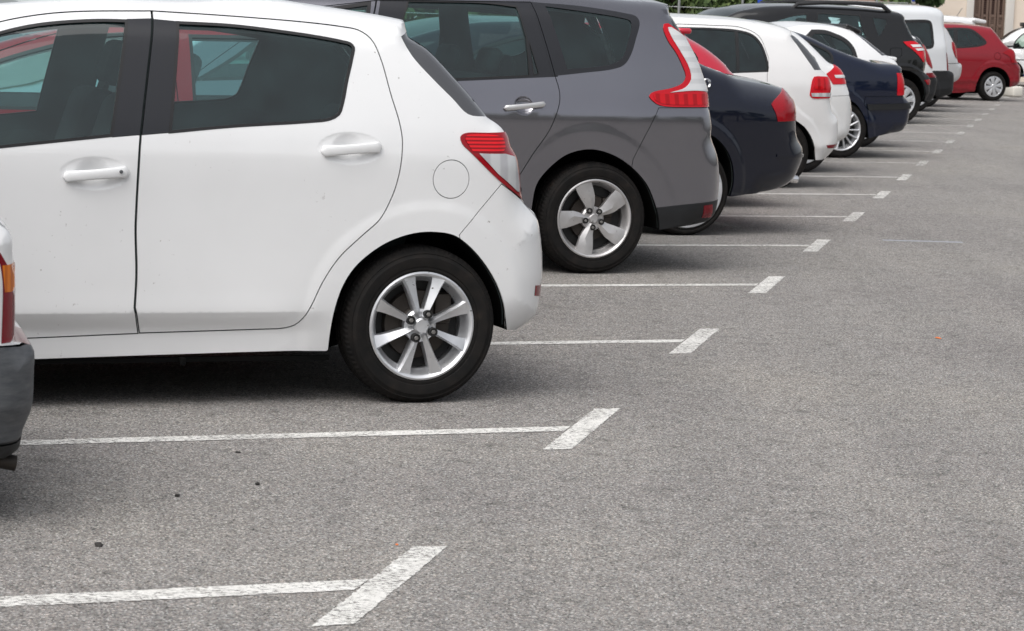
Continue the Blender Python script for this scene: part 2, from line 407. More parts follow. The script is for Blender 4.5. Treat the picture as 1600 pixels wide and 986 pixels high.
        def add(key, name, mt, parent, verts, faces, norms, label=None):
            p = parts.setdefault(key, dict(name=name, mat=mt, parent=parent, v=[], f=[], n=[], c=0, label=label))
            p['f'] += [tuple(int(q)+p['c'] for q in f) for f in faces]; p['v'].append(np.asarray(verts)); p['n'].append(np.asarray(norms)); p['c'] += len(verts)
        mir = np.array([1, -1, 1])
        infos = [dict(id='body', name='body', mat=body, off=0, parent=None, merge=True, glass=False, label=None)]+s.regs
        for i, rg in enumerate(infos):
            t = T[rid == i]
            if not len(t): continue
            used, inv = np.unique(t, return_inverse=True); f = inv.reshape(-1, 3)
            v = P3[used]+nrm[used]*rg['off']; n = nrm[used]
            fs, vs, ns = [tuple(q) for q in f], [v], [n]; c = len(v)
            if not rg['glass']:
                cnt = {}
                for q in f:
                    for e in ((q[0], q[1]), (q[1], q[2]), (q[2], q[0])): cnt[(min(e), max(e))] = cnt.get((min(e), max(e)), []) + [e]
                for ek, l in cnt.items():
                    if len(l) == 1:
                        a_, b_ = l[0]
                        if onsil[used[a_]] and onsil[used[b_]]: continue
                        pa, pb = v[a_], v[b_]; dep = np.array([0, hem, 0]); en = np.cross(pb-pa, dep); en = -en/(np.linalg.norm(en)+1e-12)
                        q4 = np.array([pb, pa, pa+dep-n[a_]*0, pb+dep]); vs.append(q4); ns.append(np.repeat([-en], 4, 0)*-1); fs.append((c, c+1, c+2, c+3)); c += 4
            v = np.vstack(vs); n = np.vstack(ns)
            if rg['merge']:
                add(rg['id'], rg['name'], rg['mat'], rg['parent'], v, fs, n, rg['label']); add(rg['id'], rg['name'], rg['mat'], rg['parent'], v*mir, [q[::-1] for q in fs], n*mir)
            else:
                par = rg['parent']; pm = next((q['merge'] for q in infos if q['id'] == par), True) if par else True
                add(rg['id'], rg['name'], rg['mat'], par, v, fs, n, rg['label']); add(rg['id']+'~', rg['name'], rg['mat'], (par if pm else par+'~') if par else None, v*mir, [q[::-1] for q in fs], n*mir, rg['label'])
        # caps across the car
        sy = s.yb(s.sv)-s.sR
        tt = np.linspace(-1, 1, N+1)
        ring = np.zeros((len(s.sv), N+1, 3)); rn = np.zeros_like(ring)
        for j, t in enumerate(tt):
            cr = crown*(1-t*t); ring[:, j, 0] = s.sv[:, 0]+s.sn[:, 0]*cr; ring[:, j, 2] = s.sv[:, 1]+s.sn[:, 1]*cr; ring[:, j, 1] = sy*t
            rn[:, j, 0] = s.sn[:, 0]; rn[:, j, 2] = s.sn[:, 1]; rn[:, j, 1] = 2*t*crown/np.maximum(sy, .1)
        rn /= np.linalg.norm(rn, axis=2)[:, :, None]
        for i in range(len(s.sv)-1):
            kid, kname, kmat, kg = caps.get(s.stag[i], ('body', 'body', body, False))
            for j in range(N):
                key, nm_, mt_ = kid, kname, kmat; par = None
                if lampcap and s.stag[i] == lampcap[0] and (j < 2 or j >= N-2):
                    key = lampcap[1]+('' if j < 2 else '~'); nm_, mt_ = lampcap[2], lampcap[3]
                q = [(i, j), (i, j+1), (i+1, j+1), (i+1, j)]; vv = np.array([ring[a_] for a_ in q]); nn = np.array([rn[a_] for a_ in q])
                fn = np.cross(vv[2]-vv[0], vv[3]-vv[1]); od = (0, 1, 2, 3) if fn@nn.mean(0) > 0 else (3, 2, 1, 0)
                add(key, nm_, mt_, par, vv, [od], nn)
                if lining and not kg:
                    add('lining', 'cabin_lining', M['lining'], None, vv-nn*.03, [od[::-1]], -nn)
        # dark inner skin behind the panels
        gl = np.array([q['glass'] for q in infos]+[False])
        t = T[~gl[rid]]; used, inv = np.unique(t, return_inverse=True); f = inv.reshape(-1, 3)
        v = P3[used]-nrm[used]*.028; n = nrm[used]
        for sg in (np.array([1, 1, 1]), mir):
            fs = [tuple(q[::-1]) for q in f] if sg[1] > 0 else [tuple(q) for q in f]
            add('lining', 'cabin_lining', M['lining'], None, v*sg, fs, -n*sg)
        s.obj = {}
        order = sorted(parts, key=lambda q: 0 if parts[q]['parent'] is None else (1 if parts.get(parts[q]['parent'], {}).get('parent') is None else 2))
        for key in order:
            p = parts[key]; me = bpy.data.meshes.new(p['name']); me.from_pydata(np.vstack(p['v']).tolist(), [], p['f']); me.update()
            me.polygons.foreach_set('use_smooth', np.ones(len(me.polygons), bool))
            nv = np.vstack(p['n']); li = np.zeros(len(me.loops), int); me.loops.foreach_get('vertex_index', li); me.normals_split_custom_set(nv[li].tolist())
            par = s.obj.get(p['parent'], s.root) if p['parent'] else s.root
            s.obj[key] = link(p['name'], me, p['mat'], par)
            if p['label']: s.obj[key]['label'] = p['label']
        # wheel housings and floor pan
        for a in s.arcs:
            for sg in (-1, 1):
                bm = bmesh.new()
                ya = [sg*(float(s.yb(np.array([q]))[0])-.012) for q in a]; cols = [[bm.verts.new((q[0], yy, q[1])), bm.verts.new((q[0], sg*(s.hw-.40), q[1]))] for q, yy in zip(a, ya)]
                for A, B in zip(cols, cols[1:]): bm.faces.new((A[0], B[0], B[1], A[1]))
                bm.faces.new([c_[1] for c_ in cols])
                bm_obj('wheel_housing', bm, M['under'], s.root)
        bm = bmesh.new(); uz = under_z or float(s.lowv[:, 1].min())+.04
        ux0, ux1 = float(s.sv[0, 0])+.06, float(s.sv[-1, 0])-.08
        bx(bm, ((ux0+ux1)/2, 0, uz+.03), (ux1-ux0, 2*(s.hw-.34), .05))
        xs = sorted([float(a[:, 0].min()) for a in s.arcs]+[float(a[:, 0].max()) for a in s.arcs])
        if len(xs) == 4: bx(bm, ((xs[1]+xs[2])/2, 0, uz+.031), (xs[2]-xs[1]-.04, 2*(s.hw-.10), .05))
        bx(bm, ((mn[0]+mx[0])/2, .2, uz-.02), (mx[0]-mn[0]-.9, .12, .1), .03)
        bm_obj('underbody', bm, M['under'], s.root)
    def at(s, u, v, out=0.):
        p = s.conv((u, v)); y = -float(s.Y(np.array([p]))[0][0]); return np.array([p[0], y-out, p[1]])
    def bar_handle(s, A, B, hgt, mt, parent=None, out=.034, key=False):
        """a pull handle between two points measured on the door skin"""
        a, b = s.at(*A), s.at(*B); bm = bmesh.new(); n = 22; rings = []; ax = (b-a)/np.linalg.norm(b-a); upv = np.cross(ax, [0, -1, 0]); upv /= np.linalg.norm(upv)
        if upv[2] < 0: upv = -upv
        for i in range(n+1):
            t = i/n; c = a+(b-a)*t; w = min(1, math.sqrt(max(0, 1-(1-min(1, t/.09))**2))+.12, math.sqrt(max(0, 1-(1-min(1, (1-t)/.05))**2))+.35); arch = out*(.50+.5*math.sin(PI*min(1, max(0, t)))**.5)
            thick = .020*w; hh = hgt/2*w*(1.10-.16*math.sin(PI*t))
            ring = []
            for q in range(12):
                an = 2*PI*q/12; cx = math.copysign(abs(math.cos(an))**.6, math.cos(an)); cy = math.copysign(abs(math.sin(an))**.6, math.sin(an))
                base_t = thick if .2 < t < .78 else arch
                ring.append(bm.verts.new(c+np.array([0, -1, 0])*(arch-(base_t/2)+cy*base_t/2)+upv*hh*cx))
            rings.append(ring)
        for P, Q in zip(rings, rings[1:]):
            for q in range(12): bm.faces.new((P[q], P[(q+1) % 12], Q[(q+1) % 12], Q[q]))
        bm.faces.new(rings[0]); bm.faces.new(rings[-1])
        oo = bm_obj('handle', bm, mt, s.obj.get(parent, s.root), 50)
        me = oo.data.copy(); me.transform(__import__('mathutils').Matrix.Scale(-1, 4, (0, 1, 0))); me.flip_normals(); link('handle', me, mt, s.obj.get((parent or '')+'~', s.root))
        return oo, a, b
    def wheels(s, style, r, rr, width, xs, inset_y=.02, face_m=None):
        wn = make_wheel(style, r, rr, width, face_m or M['alloy'])
        first = True
        for x in xs:
            for sg in (-1, 1):
                o = wn if first else copy_tree(wn)
                first = False
                o.parent = s.root; o.location = (x, sg*(s.hw-inset_y), r-.004); o.rotation_euler = (0, random.uniform(-.4, .4) if x != xs[0] or sg > 0 else 0, 0 if sg < 0 else PI)
    def cabin(s, xf, xr, seat_z=.46, roof=1.4, bench=True, dash=None, w=None):
        w = w or s.hw-.16
        for sg in (-1, 1):
            bm = bmesh.new(); R = rotm('Y', .32)
            bx(bm, (xf-.24, sg*w*.52, seat_z), (.52, .48, .16), .05, 3); bx(bm, (xf+.10, sg*w*.52, seat_z+.34), (.15, .47, .62), .06, 3, R)
            bx(bm, (xf+.26, sg*w*.52, seat_z+.74), (.10, .27, .19), .045, 3, R); bx(bm, (xf+.21, sg*w*.52, seat_z+.64), (.02, .14, .1), 0, 1, R)
            bm_obj('seat', bm, M['seat'], s.root)
        if bench:
            bm = bmesh.new(); R = rotm('Y', .30)
            bx(bm, (xr-.24, 0, seat_z), (.50, w*1.9, .16), .05, 3); bx(bm, (xr+.10, 0, seat_z+.30), (.14, w*1.9, .58), .05, 3, R)
            for sg in (-1, 1): bx(bm, (xr+.24, sg*w*.52, seat_z+.66), (.09, .26, .15), .04, 3, R)
            bm_obj('rear_bench', bm, M['seat'], s.root)
        bm = bmesh.new(); f0, f1 = xf-1.0, min(xr+.35, float(s.sv[:, 0].max())-.42); bx(bm, ((f0+f1)/2, 0, seat_z-.14), (f1-f0, w*1.96, .05)); bm_obj('cabin_floor', bm, M['lining'], s.root)
        xd = dash if dash is not None else xf-1.0
        bm = bmesh.new(); bx(bm, (xd, 0, seat_z+.26), (.42, w*1.9, .34), .09, 3); bm_obj('dashboard', bm, M['seat'], s.root)
        bm = bmesh.new(); lathe(bm, [(.175, -.012), (.187, 0), (.175, .012), (.163, 0)], 28, True)
        bx(bm, (0, 0, 0), (.34, .02, .05), .008); bx(bm, (0, 0, -.08), (.05, .02, .16), .008)
        o = bm_obj('steering_wheel', bm, M['plastic'], s.root); o.rotation_euler = (0, 0, PI/2); o.location = (xd+.36, -w*.52, seat_z+.38); o.rotation_euler = (math.radians(65)-PI/2+.35, 0, PI/2)

def copy_tree(o):
    c = o.copy(); C.objects.link(c)
    for ch in list(o.children):
        k = ch.copy(); C.objects.link(k); k.parent = c
    return c

def spoke_set(bm, angs, stations, back=.05):
    """stations: (radius, left half width, right half width, y edge, y ridge, ridge shift)"""
    for a in angs:
        er = np.array([math.cos(a), 0, math.sin(a)]); et = np.array([-math.sin(a), 0, math.cos(a)]); rows = []
        for r, wl, wr, ye, yr, sh in stations:
            c = er*r
            rows.append([bm.verts.new(c+et*(wl)*.86+np.array([0, ye+back, 0])), bm.verts.new(c+et*wl+np.array([0, ye, 0])), bm.verts.new(c+et*sh+np.array([0, yr, 0])),
                         bm.verts.new(c-et*wr+np.array([0, ye, 0])), bm.verts.new(c-et*wr*.86+np.array([0, ye+back, 0]))])
        for A, B in zip(rows, rows[1:]):
            for k in range(4): bm.faces.new((A[k], A[k+1], B[k+1], B[k]))
        bm.faces.new(rows[0]); bm.faces.new(rows[-1])

def make_wheel(style, r, rr, w, fm):
    """outer face looks towards -y; the axle end sits at the origin"""
    bm = bmesh.new()      # hub with brake disc
    lathe(bm, [(.04, .06), (.13, .062), (.135, .085), (.04, .085)], 40, True); puck(bm, .07, .045, .12, seg=24); bx(bm, (.10, .075, .06), (.07, .06, .12), .015)
    hub = bm_obj('wheel', bm, M['disc'])
    bm = bmesh.new(); sh = r-rr
    lathe(bm, [(rr-.004, .022), (rr+.002, .004), (rr+.012, -.004), (rr+.022, -.003), (rr+.024, -.006), (rr+sh*.45, -.010), (rr+sh*.60, -.010), (rr+sh*.62, -.008), (rr+sh*.74, -.004), (rr+sh*.76, -.006), (r-.018, .006), (r-.006, .016), (r-.001, .03),
               (r, .050), (r-.007, .052), (r-.007, .060), (r, .062), (r+.001, w*.48), (r-.007, w*.49), (r-.007, w*.53), (r+.001, w*.54), (r, w-.062), (r-.007, w-.06), (r-.007, w-.052), (r, w-.05),
               (r-.001, w-.03), (r-.010, w-.014), (rr+sh*.5, w+.006), (rr+.01, w), (rr-.004, w-.02)], 96)
    ty = bm_obj('tyre', bm, tyre_mat(r), hub, 35)
    bm = bmesh.new()
    lathe(bm, [(rr+.004, .006), (rr+.004, -.003), (rr-.003, -.006), (rr-.010, -.002), (rr-.016, .006), (rr-.022, .030), (rr-.035, .05), (rr-.030, w*.6), (rr-.01, w-.01)], 72)
    nl = 5; la0 = .3; lr = .052
    if style == 'eight':
        angs = [math.radians(q) for q in (70, 107, 154, 199, 250, 290, 336, 22)]
        for k, a in enumerate(angs):
            tw = .011 if k % 2 else -.011
            spoke_set(bm, [a], [(.035, .012, .012, .012, -.002, tw*.2), (.07, .0125, .0125, .010, -.008, tw*.45), (.12, .016, .016, .008, -.008, tw*.9), (.165, .0215, .0215, .007, -.006, tw*1.3), (rr-.008, .030, .030, .006, -.003, tw*1.9)])
        puck(bm, .064, .012, .06, seg=40); puck(bm, .031, -.006, .01, seg=32, bev=.2); nl = 4; la0 = math.radians(63); lr = .051
    elif style == 'five':
        for a in (110, 38, -34, -106, -178):
            spoke_set(bm, [math.radians(a)], [(.03, .018, .018, .022, .012, 0), (.06, .022, .024, .018, .008, -.006), (.09, .026, .038, .014, .004, -.012), (.125, .037, .048, .010, .0, -.018), (.165, .048, .049, .006, -.003, .004), (rr-.006, .056, .050, .004, -.002, .02)], .04)
        puck(bm, .070, .018, .06, seg=40); puck(bm, .030, .004, .02, seg=32, bev=.25); nl = 5; la0 = math.radians(122); lr = .052
    elif style == 'multi':
        for k in range(14): spoke_set(bm, [2*PI*k/14], [(.05, .008, .008, .004, -.004, 0), (.11, .008, .008, 0, -.006, 0), (rr-.006, .011, .011, 0, -.004, 0)], .02)
        puck(bm, .07, .0, .05, seg=32); nl = 0
    elif style == 'cover':
        for k in range(8): spoke_set(bm, [2*PI*k/8+.2], [(.04, .016, .016, -.004, -.010, 0), (.10, .034, .034, -.004, -.012, 0), (.15, .044, .044, -.002, -.008, 0), (rr-.004, .050, .050, 0, -.004, 0)], .03)
        lathe(bm, [(rr+.004, -.003), (rr-.02, -.006), (rr-.024, .004)], 64); puck(bm, .06, -.014, .03, seg=32, bev=.3); nl = 0
    else:   # plain bright-rimmed wheel
        lathe(bm, [(rr+.008, .0), (rr+.002, -.010), (rr-.03, -.009), (rr-.034, .004)], 64)
        for k in range(7): spoke_set(bm, [2*PI*k/7+.1], [(.05, .02, .02, .010, .0, 0), (.12, .022, .022, .006, -.002, 0), (rr-.02, .030, .030, 0, -.004, 0)], .03)
        puck(bm, .065, .0, .05, seg=32); nl = 5
    bm_obj('rim', bm, fm, hub, 24)
    for k in range(nl):
        a = la0+2*PI*k/nl; bm = bmesh.new(); c = (lr*math.cos(a), lr*math.sin(a)); y0 = -.012 if style == 'eight' else (.002 if style == 'five' else -.002)
        lathe(bm, [(.0175, y0+.022), (.0172, y0+.003), (.0165, y0+.001), (.0145, y0+.001), (.013, y0+.006)], 20); disc(bm, .0132, y0+.0055, 20); nf = len(bm.faces); puck(bm, .0085, y0-.0005, y0+.01, seg=6, bev=.15); bm.faces.ensure_lookup_table()
        for q in bm.faces[nf:]: q.material_index = 1
        bmesh.ops.translate(bm, vec=(c[0], 0, c[1]), verts=bm.verts); bm_obj('lug_nut', bm, M['hub'], hub).data.materials.append(M['nut'])
    bm = bmesh.new(); lathe(bm, [(rr-.034, .09), (.02, .10)], 40); bm_obj('brake_backplate', bm, M['hub'], hub)
    return hub

def front(wb, of, Hc, xr, hood=.92, wz=1.04, zb=.20, R=.22, bump=None, run=1.0):
    """lower front, bonnet and windscreen up to the roof start at x=xr"""
    xf = -wb-of; xw = xr-run
    return [('front_bumper', R), m(xf+.16, zb), m(xf+.05, zb+.08), m(xf, .44), m(xf+.03, .58), m(xf+.10, .68), ('bonnet', .18), m(xf+.26, hood-.10), m(xf+.6, hood-.01), m(xw, wz-.04), '|',
            ('windscreen', .10), m(xw+.02, wz), m(xw+.5, wz+(Hc-wz)*.62), m(xr-.14, Hc-.055), ('roof', .14), m(xr+.12, Hc-.01)]
def arc(xc, zc, ra, zb):
    a0 = math.asin((zb-zc)/ra); return [m(xc+ra*math.cos(a), zc+ra*math.sin(a)) for a in np.linspace(a0, PI-a0, 13)]
def caps(paint_, rear_glass=None, bumper=None, tail=None, fb=None):
    g = rear_glass or M['screen']
    return {'front_bumper': ('fbump', 'front_bumper', fb or bumper or paint_, False), 'bonnet': ('bonnet', 'bonnet', paint_, False), 'windscreen': ('ws', 'windscreen', M['screen'], True),
            'roof': ('body', 'body', paint_, False), 'rear_window': ('rw', 'rear_window', g, True), 'tailgate': ('tg', 'tailgate', tail or paint_, False), 'lampzone': ('tg', 'tailgate', tail or paint_, False),
            'rear_bumper': ('rb', 'rear_bumper', bumper or paint_, False)}

# ------------------------------------------------------------------ white hatchback in front (the main subject)
def white_hatch():
    c = Car('hatchback_car', 'clean white five-door hatchback with eight-spoke alloy wheel and black door pillars', (655, 630), .8475,
            [(.12, .085), (.17, .055), (.22, .050), (.258, .0475), (.275, .0455), (.352, .0070), (.362, .0030), (.371, .0030), (.45, .0068), (.60, .0090), (.76, .0075), (.90, .0050), (.935, .0060), (.99, .0135), (1.05, .026), (1.10, .040), (1.20, .072), (1.35, .128), (1.50, .20)],
            phi=.352, h=.022, grid=.036, taper=.050, rx0=-.05, fx0=-2.3, flare=.006, flw=.13)
    c.alt = (pchip([.12, .17, .22, .30, .40, .50, .60, .76, .90, .935, .99, 1.05, 1.10, 1.20, 1.35, 1.50], [.085, .060, .045, .026, .013, .009, .008, .006, .0045, .006, .0135, .026, .040, .072, .128, .20]), -.62, -.30)
    c.rows = [(q, -2.3, -.3) for q in (.258, .275, .31, .345, .352, .357, .362, .367, .371, .385, .41, .45)]
    for u, v in ((148.5, 271), (548, 232)):
        q = c.conv((u, v)); c.dents += [(q[0], q[1], .128, .060, .0062, .55), (q[0]-.008, q[1]+.002, .066, .054, .014, 1.4)]
    sil = front(2.51, .79, 1.49, -1.62, .93, 1.03, run=.80) + [('roof', .15), m(-1.2, 1.507), m(-.9, 1.508), (420, -2), (480, 6), (552, 17), (600, 25), (626, 31), '|', ('roof', .09), (633, 36), (635, 50), '|',
        ('rear_window', .085), (637, 56), (665, 75), (707, 119), (735, 150.5), (750, 169), (760, 182), '|', ('tailgate', .13), (777, 196), (789, 213), ('lampzone', .13), (793, 227), (801.5, 241.5), (807, 266), (812, 308),
        ('rear_bumper', .20), (827, 329), (836.5, 350), (841, 381), (842, 427), (840, 440), (837, 466), (831, 489), (812, 507), (796, 516.5)]
    low = [('arch', [(793, 516), (788, 479), (776, 443.5), (754.5, 408), (730, 381.5), (708.5, 367), (680, 362), (648, 363.7), (609, 376), (577, 395.7), (552, 419), (534.5, 447), (522, 482.6), (515, 518), (511.5, 546)]),
           ('sill', [(509, 548), (460, 548), (54, 561), (0, 563), m(-2.1, .165)]), ('arch', arc(-2.51, .305, .345, .165))]
    c.outline(sil, low)
    c.reg('rear_window_edge', M['frit'], [(626.5, 57), '|', (644, 87.5), (675.5, 122.5), (707, 154), (731.5, 178.5), (759, 182), '|', (800, 170), '|', (660, 40), '|'], off=-.002)
    fd = c.reg('door', M['white'], [(237, 16), '|', (120, 17), (60, 22), (0, 33), (-90, 60), (-230, 118), (-330, 165), '|', (-338, 260), (-300, 380), (-215, 480), (-205, 535), '|', (0, 531), (217, 522), '|', (210.6, 481), '|', (213.3, 429), (212, 358), (213, 330), (218, 240), (220, 212), '|', (228, 140)], gap=.0048, idn='fdoor')
    rd = c.reg('door', M['white'], [(237, 16), '|', (360, 24), (480, 34), (536, 41), (560, 46), (580, 60), (596, 92), (612, 148), (624.5, 188.5), (629.5, 215), (629.5, 238), (624.5, 273), (615, 304), (595.6, 342), (566.5, 369), (531, 403), (506, 440), (488, 477), (474, 498), (460, 509), (440, 514), (420, 515), '|', (308, 518.6), (217.3, 521.5), '|', (210.6, 481), '|', (213.3, 429), (212, 358), (213, 330), (218, 240), (220, 212), '|', (228, 140)], gap=.0048, idn='rdoor')
    c.reg('pillar_trim', M['pillar'], [(198, 29.5), '|', (240, 28.5), '|', (231, 140), (223, 211), '|', (175, 215), '|'], parent=fd, idn='fpil')
    c.reg('pillar_trim', M['pillar'], [(234, 29), '|', (277, 33), '|', (263.5, 208), '|', (217, 212), '|', (224.5, 140)], parent=rd, idn='rpil')
    c.window([(200, 30.5), '|', (160, 29.5), (100, 32), (48, 38), (0, 49), (-80, 75), (-220, 140), (-300, 185), '|', (-312, 235), '|', (0, 232), '|', (176, 214), '|'], M['glass'], .011, fd, 'fw')
    c.window([(275, 33), '|', (360, 37.5), (440, 47), (500, 56), (536, 63), (548, 66.5), (554.5, 74), (552, 92), (544, 128), (538, 160), (531, 180), (516, 188.5), (502, 191), '|', (460, 194), (360, 200), (263, 209), '|'], M['glass'], .011, rd, 'rw2')
    tl = c.reg('tail_lamp', M['lampplain'], [(719, 214), (726, 208.5), (770, 208), '|', (790, 206), '|', (850, 240), '|', (850, 320), '|', (814, 311), '|', (783, 285), (735, 238), (722, 225)], idn='tl', off=.004)
    c.reg('lamp_cluster', M['lampred'], [(726, 214), (776, 213), (785, 218), (788, 232), '|', (785, 237), '|', (738, 237), '|'], idn='tlr', parent=tl, off=.007)
    c.reg('clear_lens', M['lampclear'], [(748, 240), '|', (788, 241), '|', (803, 246), '|', (809, 300), (806, 299), '|', (778, 272), '|'], idn='tlc', parent=tl, off=.007)
    c.reg('fuel_flap', M['white'], c.circle(705, 280, 28.5, 40), gap=.003, raw=True)
    c.reg('rear_bumper', M['white'], [(783.5, 286.5), '|', (717, 367), '|', (730, 420), '|', (800, 560), '|', (900, 520), '|', (880, 380), '|', (815, 312), '|'], gap=.0035, merge=True, idn='rb')
    c.reg('reflector', M['lampdark'], [(836.5, 446), '|', (850, 445), '|', (850, 463), '|', (835, 462), '|'], off=.002)
    c.build(M['white'], caps(M['white']), crown=.010, lampcap=('lampzone', 'tl', 'tail_lamp', M['lampplain']))
    c.bar_handle((98, 276), (200, 268), .040, M['white'], fd, .030); c.bar_handle((501, 236), (595, 229.5), .040, M['white'], rd, .030)
    p = c.at(187, 267.5, .031); bm = bmesh.new(); puck(bm, .0065, -.002, .006, seg=16); bmesh.ops.translate(bm, vec=p, verts=bm.verts); bm_obj('keyhole', bm, M['gplastic'], c.obj[fd])
    c.wheels('eight', .304, .206, .178, (0, -2.51)); c.cabin(-1.23, -.12, .50, dash=-2.1)
    bm = bmesh.new()   # sill lip and jacking point
    q = c.at(285, 556); bx(bm, (q[0], -.80, q[2]-.02), (.02, .03, .03), .004); bx(bm, (-1.2, -.775, .175), (1.7, .012, .02), .003); bm_obj('sill_flange', bm, M['under'], c.root)
    return c

# ------------------------------------------------------------------ grey people carrier
def grey_mpv():
    c = Car('people_carrier', 'metallic grey people carrier with five-spoke wheel and boomerang tail lamp', (925, 428), .92,
            [(.14, .09), (.20, .055), (.30, .030), (.36, .016), (.44, .014), (.55, .012), (.75, .004), (.88, .000), (.93, .002), (.97, .012), (1.04, .036), (1.12, .056), (1.25, .085), (1.45, .15), (1.64, .24)],
            phi=.345, h=.03, grid=.05, taper=.06, rx0=.05, fx0=-2.5, flare=.004, flw=.16)
    q = c.conv((819, 165)); c.dents += [(q[0], q[1], .058, .050, .022, .7)]
    sil = front(2.77, .86, 1.60, -1.75, .98, 1.10) + [('roof', .17), m(-1.2, 1.635), m(-.5, 1.635), (980, -1), (1015, 1), (1029, 3), (1040, 7), '|', ('roof', .09), (1045, 13), (1045, 21), '|',
        ('rear_window', .09), (1049, 27), (1059, 43), (1072, 66.5), (1086, 94.5), (1096, 122.5), ('lampzone', .10), (1101, 140), (1104, 165), ('rear_bumper', .16), (1105.5, 196), (1107, 212), (1116, 238), (1119, 256), (1119.5, 284), (1117, 310), (1110, 335), (1100, 345), (1078, 351)]
    low = [('arch', [(1030, 358.6), (1028.6, 340), (1022, 314), (1010.7, 288), (988, 262), (962, 244), (932.7, 234), (910, 234), (884, 242), (858, 262), (838, 288), m(-.395, .37), m(-.41, .26)]),
           ('sill', [m(-.42, .235), m(-1.5, .225), m(-2.36, .225)]), ('arch', arc(-2.77, .33, .40, .22))]
    c.outline(sil, low)
    c.reg('rear_window', M['gtint'], [(1045.5, 24), '|', (1055, 52), (1070, 90), '|', (1120, 130), '|', (1080, 20), '|'], merge=True, idn='rw', is_glass=True, off=-.004)
    rd = c.reg('door', M['grey'], [(829, 2.5), '|', (868, 119), (874, 139), (875.5, 154), (870, 178.5), (857.5, 206.5), (833, 241.5), (810, 278), (796, 300), m(-.46, .50), m(-.52, .33), '|', m(-1.48, .30), '|', m(-1.50, .8), (560, 120), '|', (588, 0), '|'], gap=.0045, idn='rdoor')
    fd = c.reg('door', M['grey'], [(588, 0), '|', (560, 120), m(-1.50, .8), '|', m(-1.48, .30), '|', m(-2.32, .30), m(-2.42, .7), m(-2.5, 1.0), '|', m(-2.2, 1.22), m(-1.85, 1.46), '|'], gap=.0045, idn='fdoor')
    c.reg('pillar_trim', M['pillar'], [(594, -2), '|', (834, 3), '|', (872, 120), '|', (714, 127), (566, 133), '|'], parent=rd, idn='rpil')
    c.window([(636, 0), '|', (760, 3), (808, 9), '|', (824, 58), '|', (829, 120), '|', (712, 125), (590, 131), '|'], M['gtint'], .010, rd, 'rw2')
    c.window([(827, 62), '|', (843, 116), '|', (833, 119), '|', (826, 70), '|'], M['gtint'], .006, rd, 'rw3')
    c.window([(580, 2), '|', (562, 120), '|', m(-2.38, 1.06), '|', m(-2.15, 1.20), m(-1.85, 1.42), m(-1.75, 1.46), '|'], M['gtint'], .02, fd, 'fw')
    P = c.poly([(826, 3), '|', (910, 10), (980, 21.5), (993, 25), (999, 33), (994, 59.5), (985, 87.5), (975, 101.5), (958, 108), (910, 114), (864, 119), '|'])
    f = c.reg('window_frame', M['pillar'], P, raw=True, idn='qf', off=.001)
    c.reg('window', M['gtint'], [(852, 10), '|', (910, 18), (970, 28), (985, 33), (987, 42), (981, 68), (973, 90), (960, 99), (935, 104), (886, 108), '|'], parent=f, idn='q', is_glass=True, off=-.003)
    tl = c.reg('tail_lamp', M['lampmid'], [(1037, 38), (1044, 37), '|', (1100, 80), '|', (1130, 167), '|', (1104, 167.5), '|', (1031, 165), (1021, 159), (1014, 151), (1018.5, 145), (1050, 137.5), (1067, 129.5), (1071.5, 119), (1067, 105), (1057, 84), (1043, 63), (1036, 44)], idn='tl', off=.005)
    c.reg('clear_lens', M['lampclearz'], [(1043, 43), (1048, 43), '|', (1120, 90), '|', (1110, 144), '|', (1085, 142), (1046, 145), '|', (1070, 137), (1079, 124), (1076, 106), (1062, 80), (1048, 57)], parent=tl, idn='tlc', off=.008)
    c.reg('lamp_cluster', M['lampredv'], [(1020, 148), (1046, 147.5), '|', (1106, 146), '|', (1110, 163.5), '|', (1033, 162), (1022, 156)], parent=tl, idn='tlr', off=.008)
    c.reg('rear_bumper', M['grey'], [(1029, 168), '|', (989, 248), '|', (980, 300), '|', (1010, 380), '|', (1160, 380), '|', (1140, 168), '|'], gap=.0035, merge=True, idn='rb')
    c.reg('bumper_trim', M['dplastic'], [(1020, 325), '|', (1075, 319), (1130, 311), '|', (1130, 380), '|', (1010, 380), '|'], idn='bt', off=.004)
    c.reg('reflector', M['lampdark'], [(1099, 321), '|', (1112, 319), '|', (1110, 338), '|', (1096, 339), '|'], off=.007)
    c.build(M['grey'], caps(M['grey'], M['gtint']), lampcap=('lampzone', 'tl', 'tail_lamp', M['lampplain']))
    c.bar_handle((787, 169), (851, 162.5), .032, M['handle'], rd, .036)
    c.wheels('five', .327, .226, .205, (0, -2.77), face_m=M['alloyg']); c.cabin(-1.75, -.75, .55, dash=-2.7)
    bm = bmesh.new(); bx(bm, (-.15, -.42, 1.12), (.12, .30, .22), .05, 3); bx(bm, (-.15, .42, 1.12), (.12, .30, .22), .05, 3); bm_obj('headrest', bm, M['seat'], c.root)
    return c

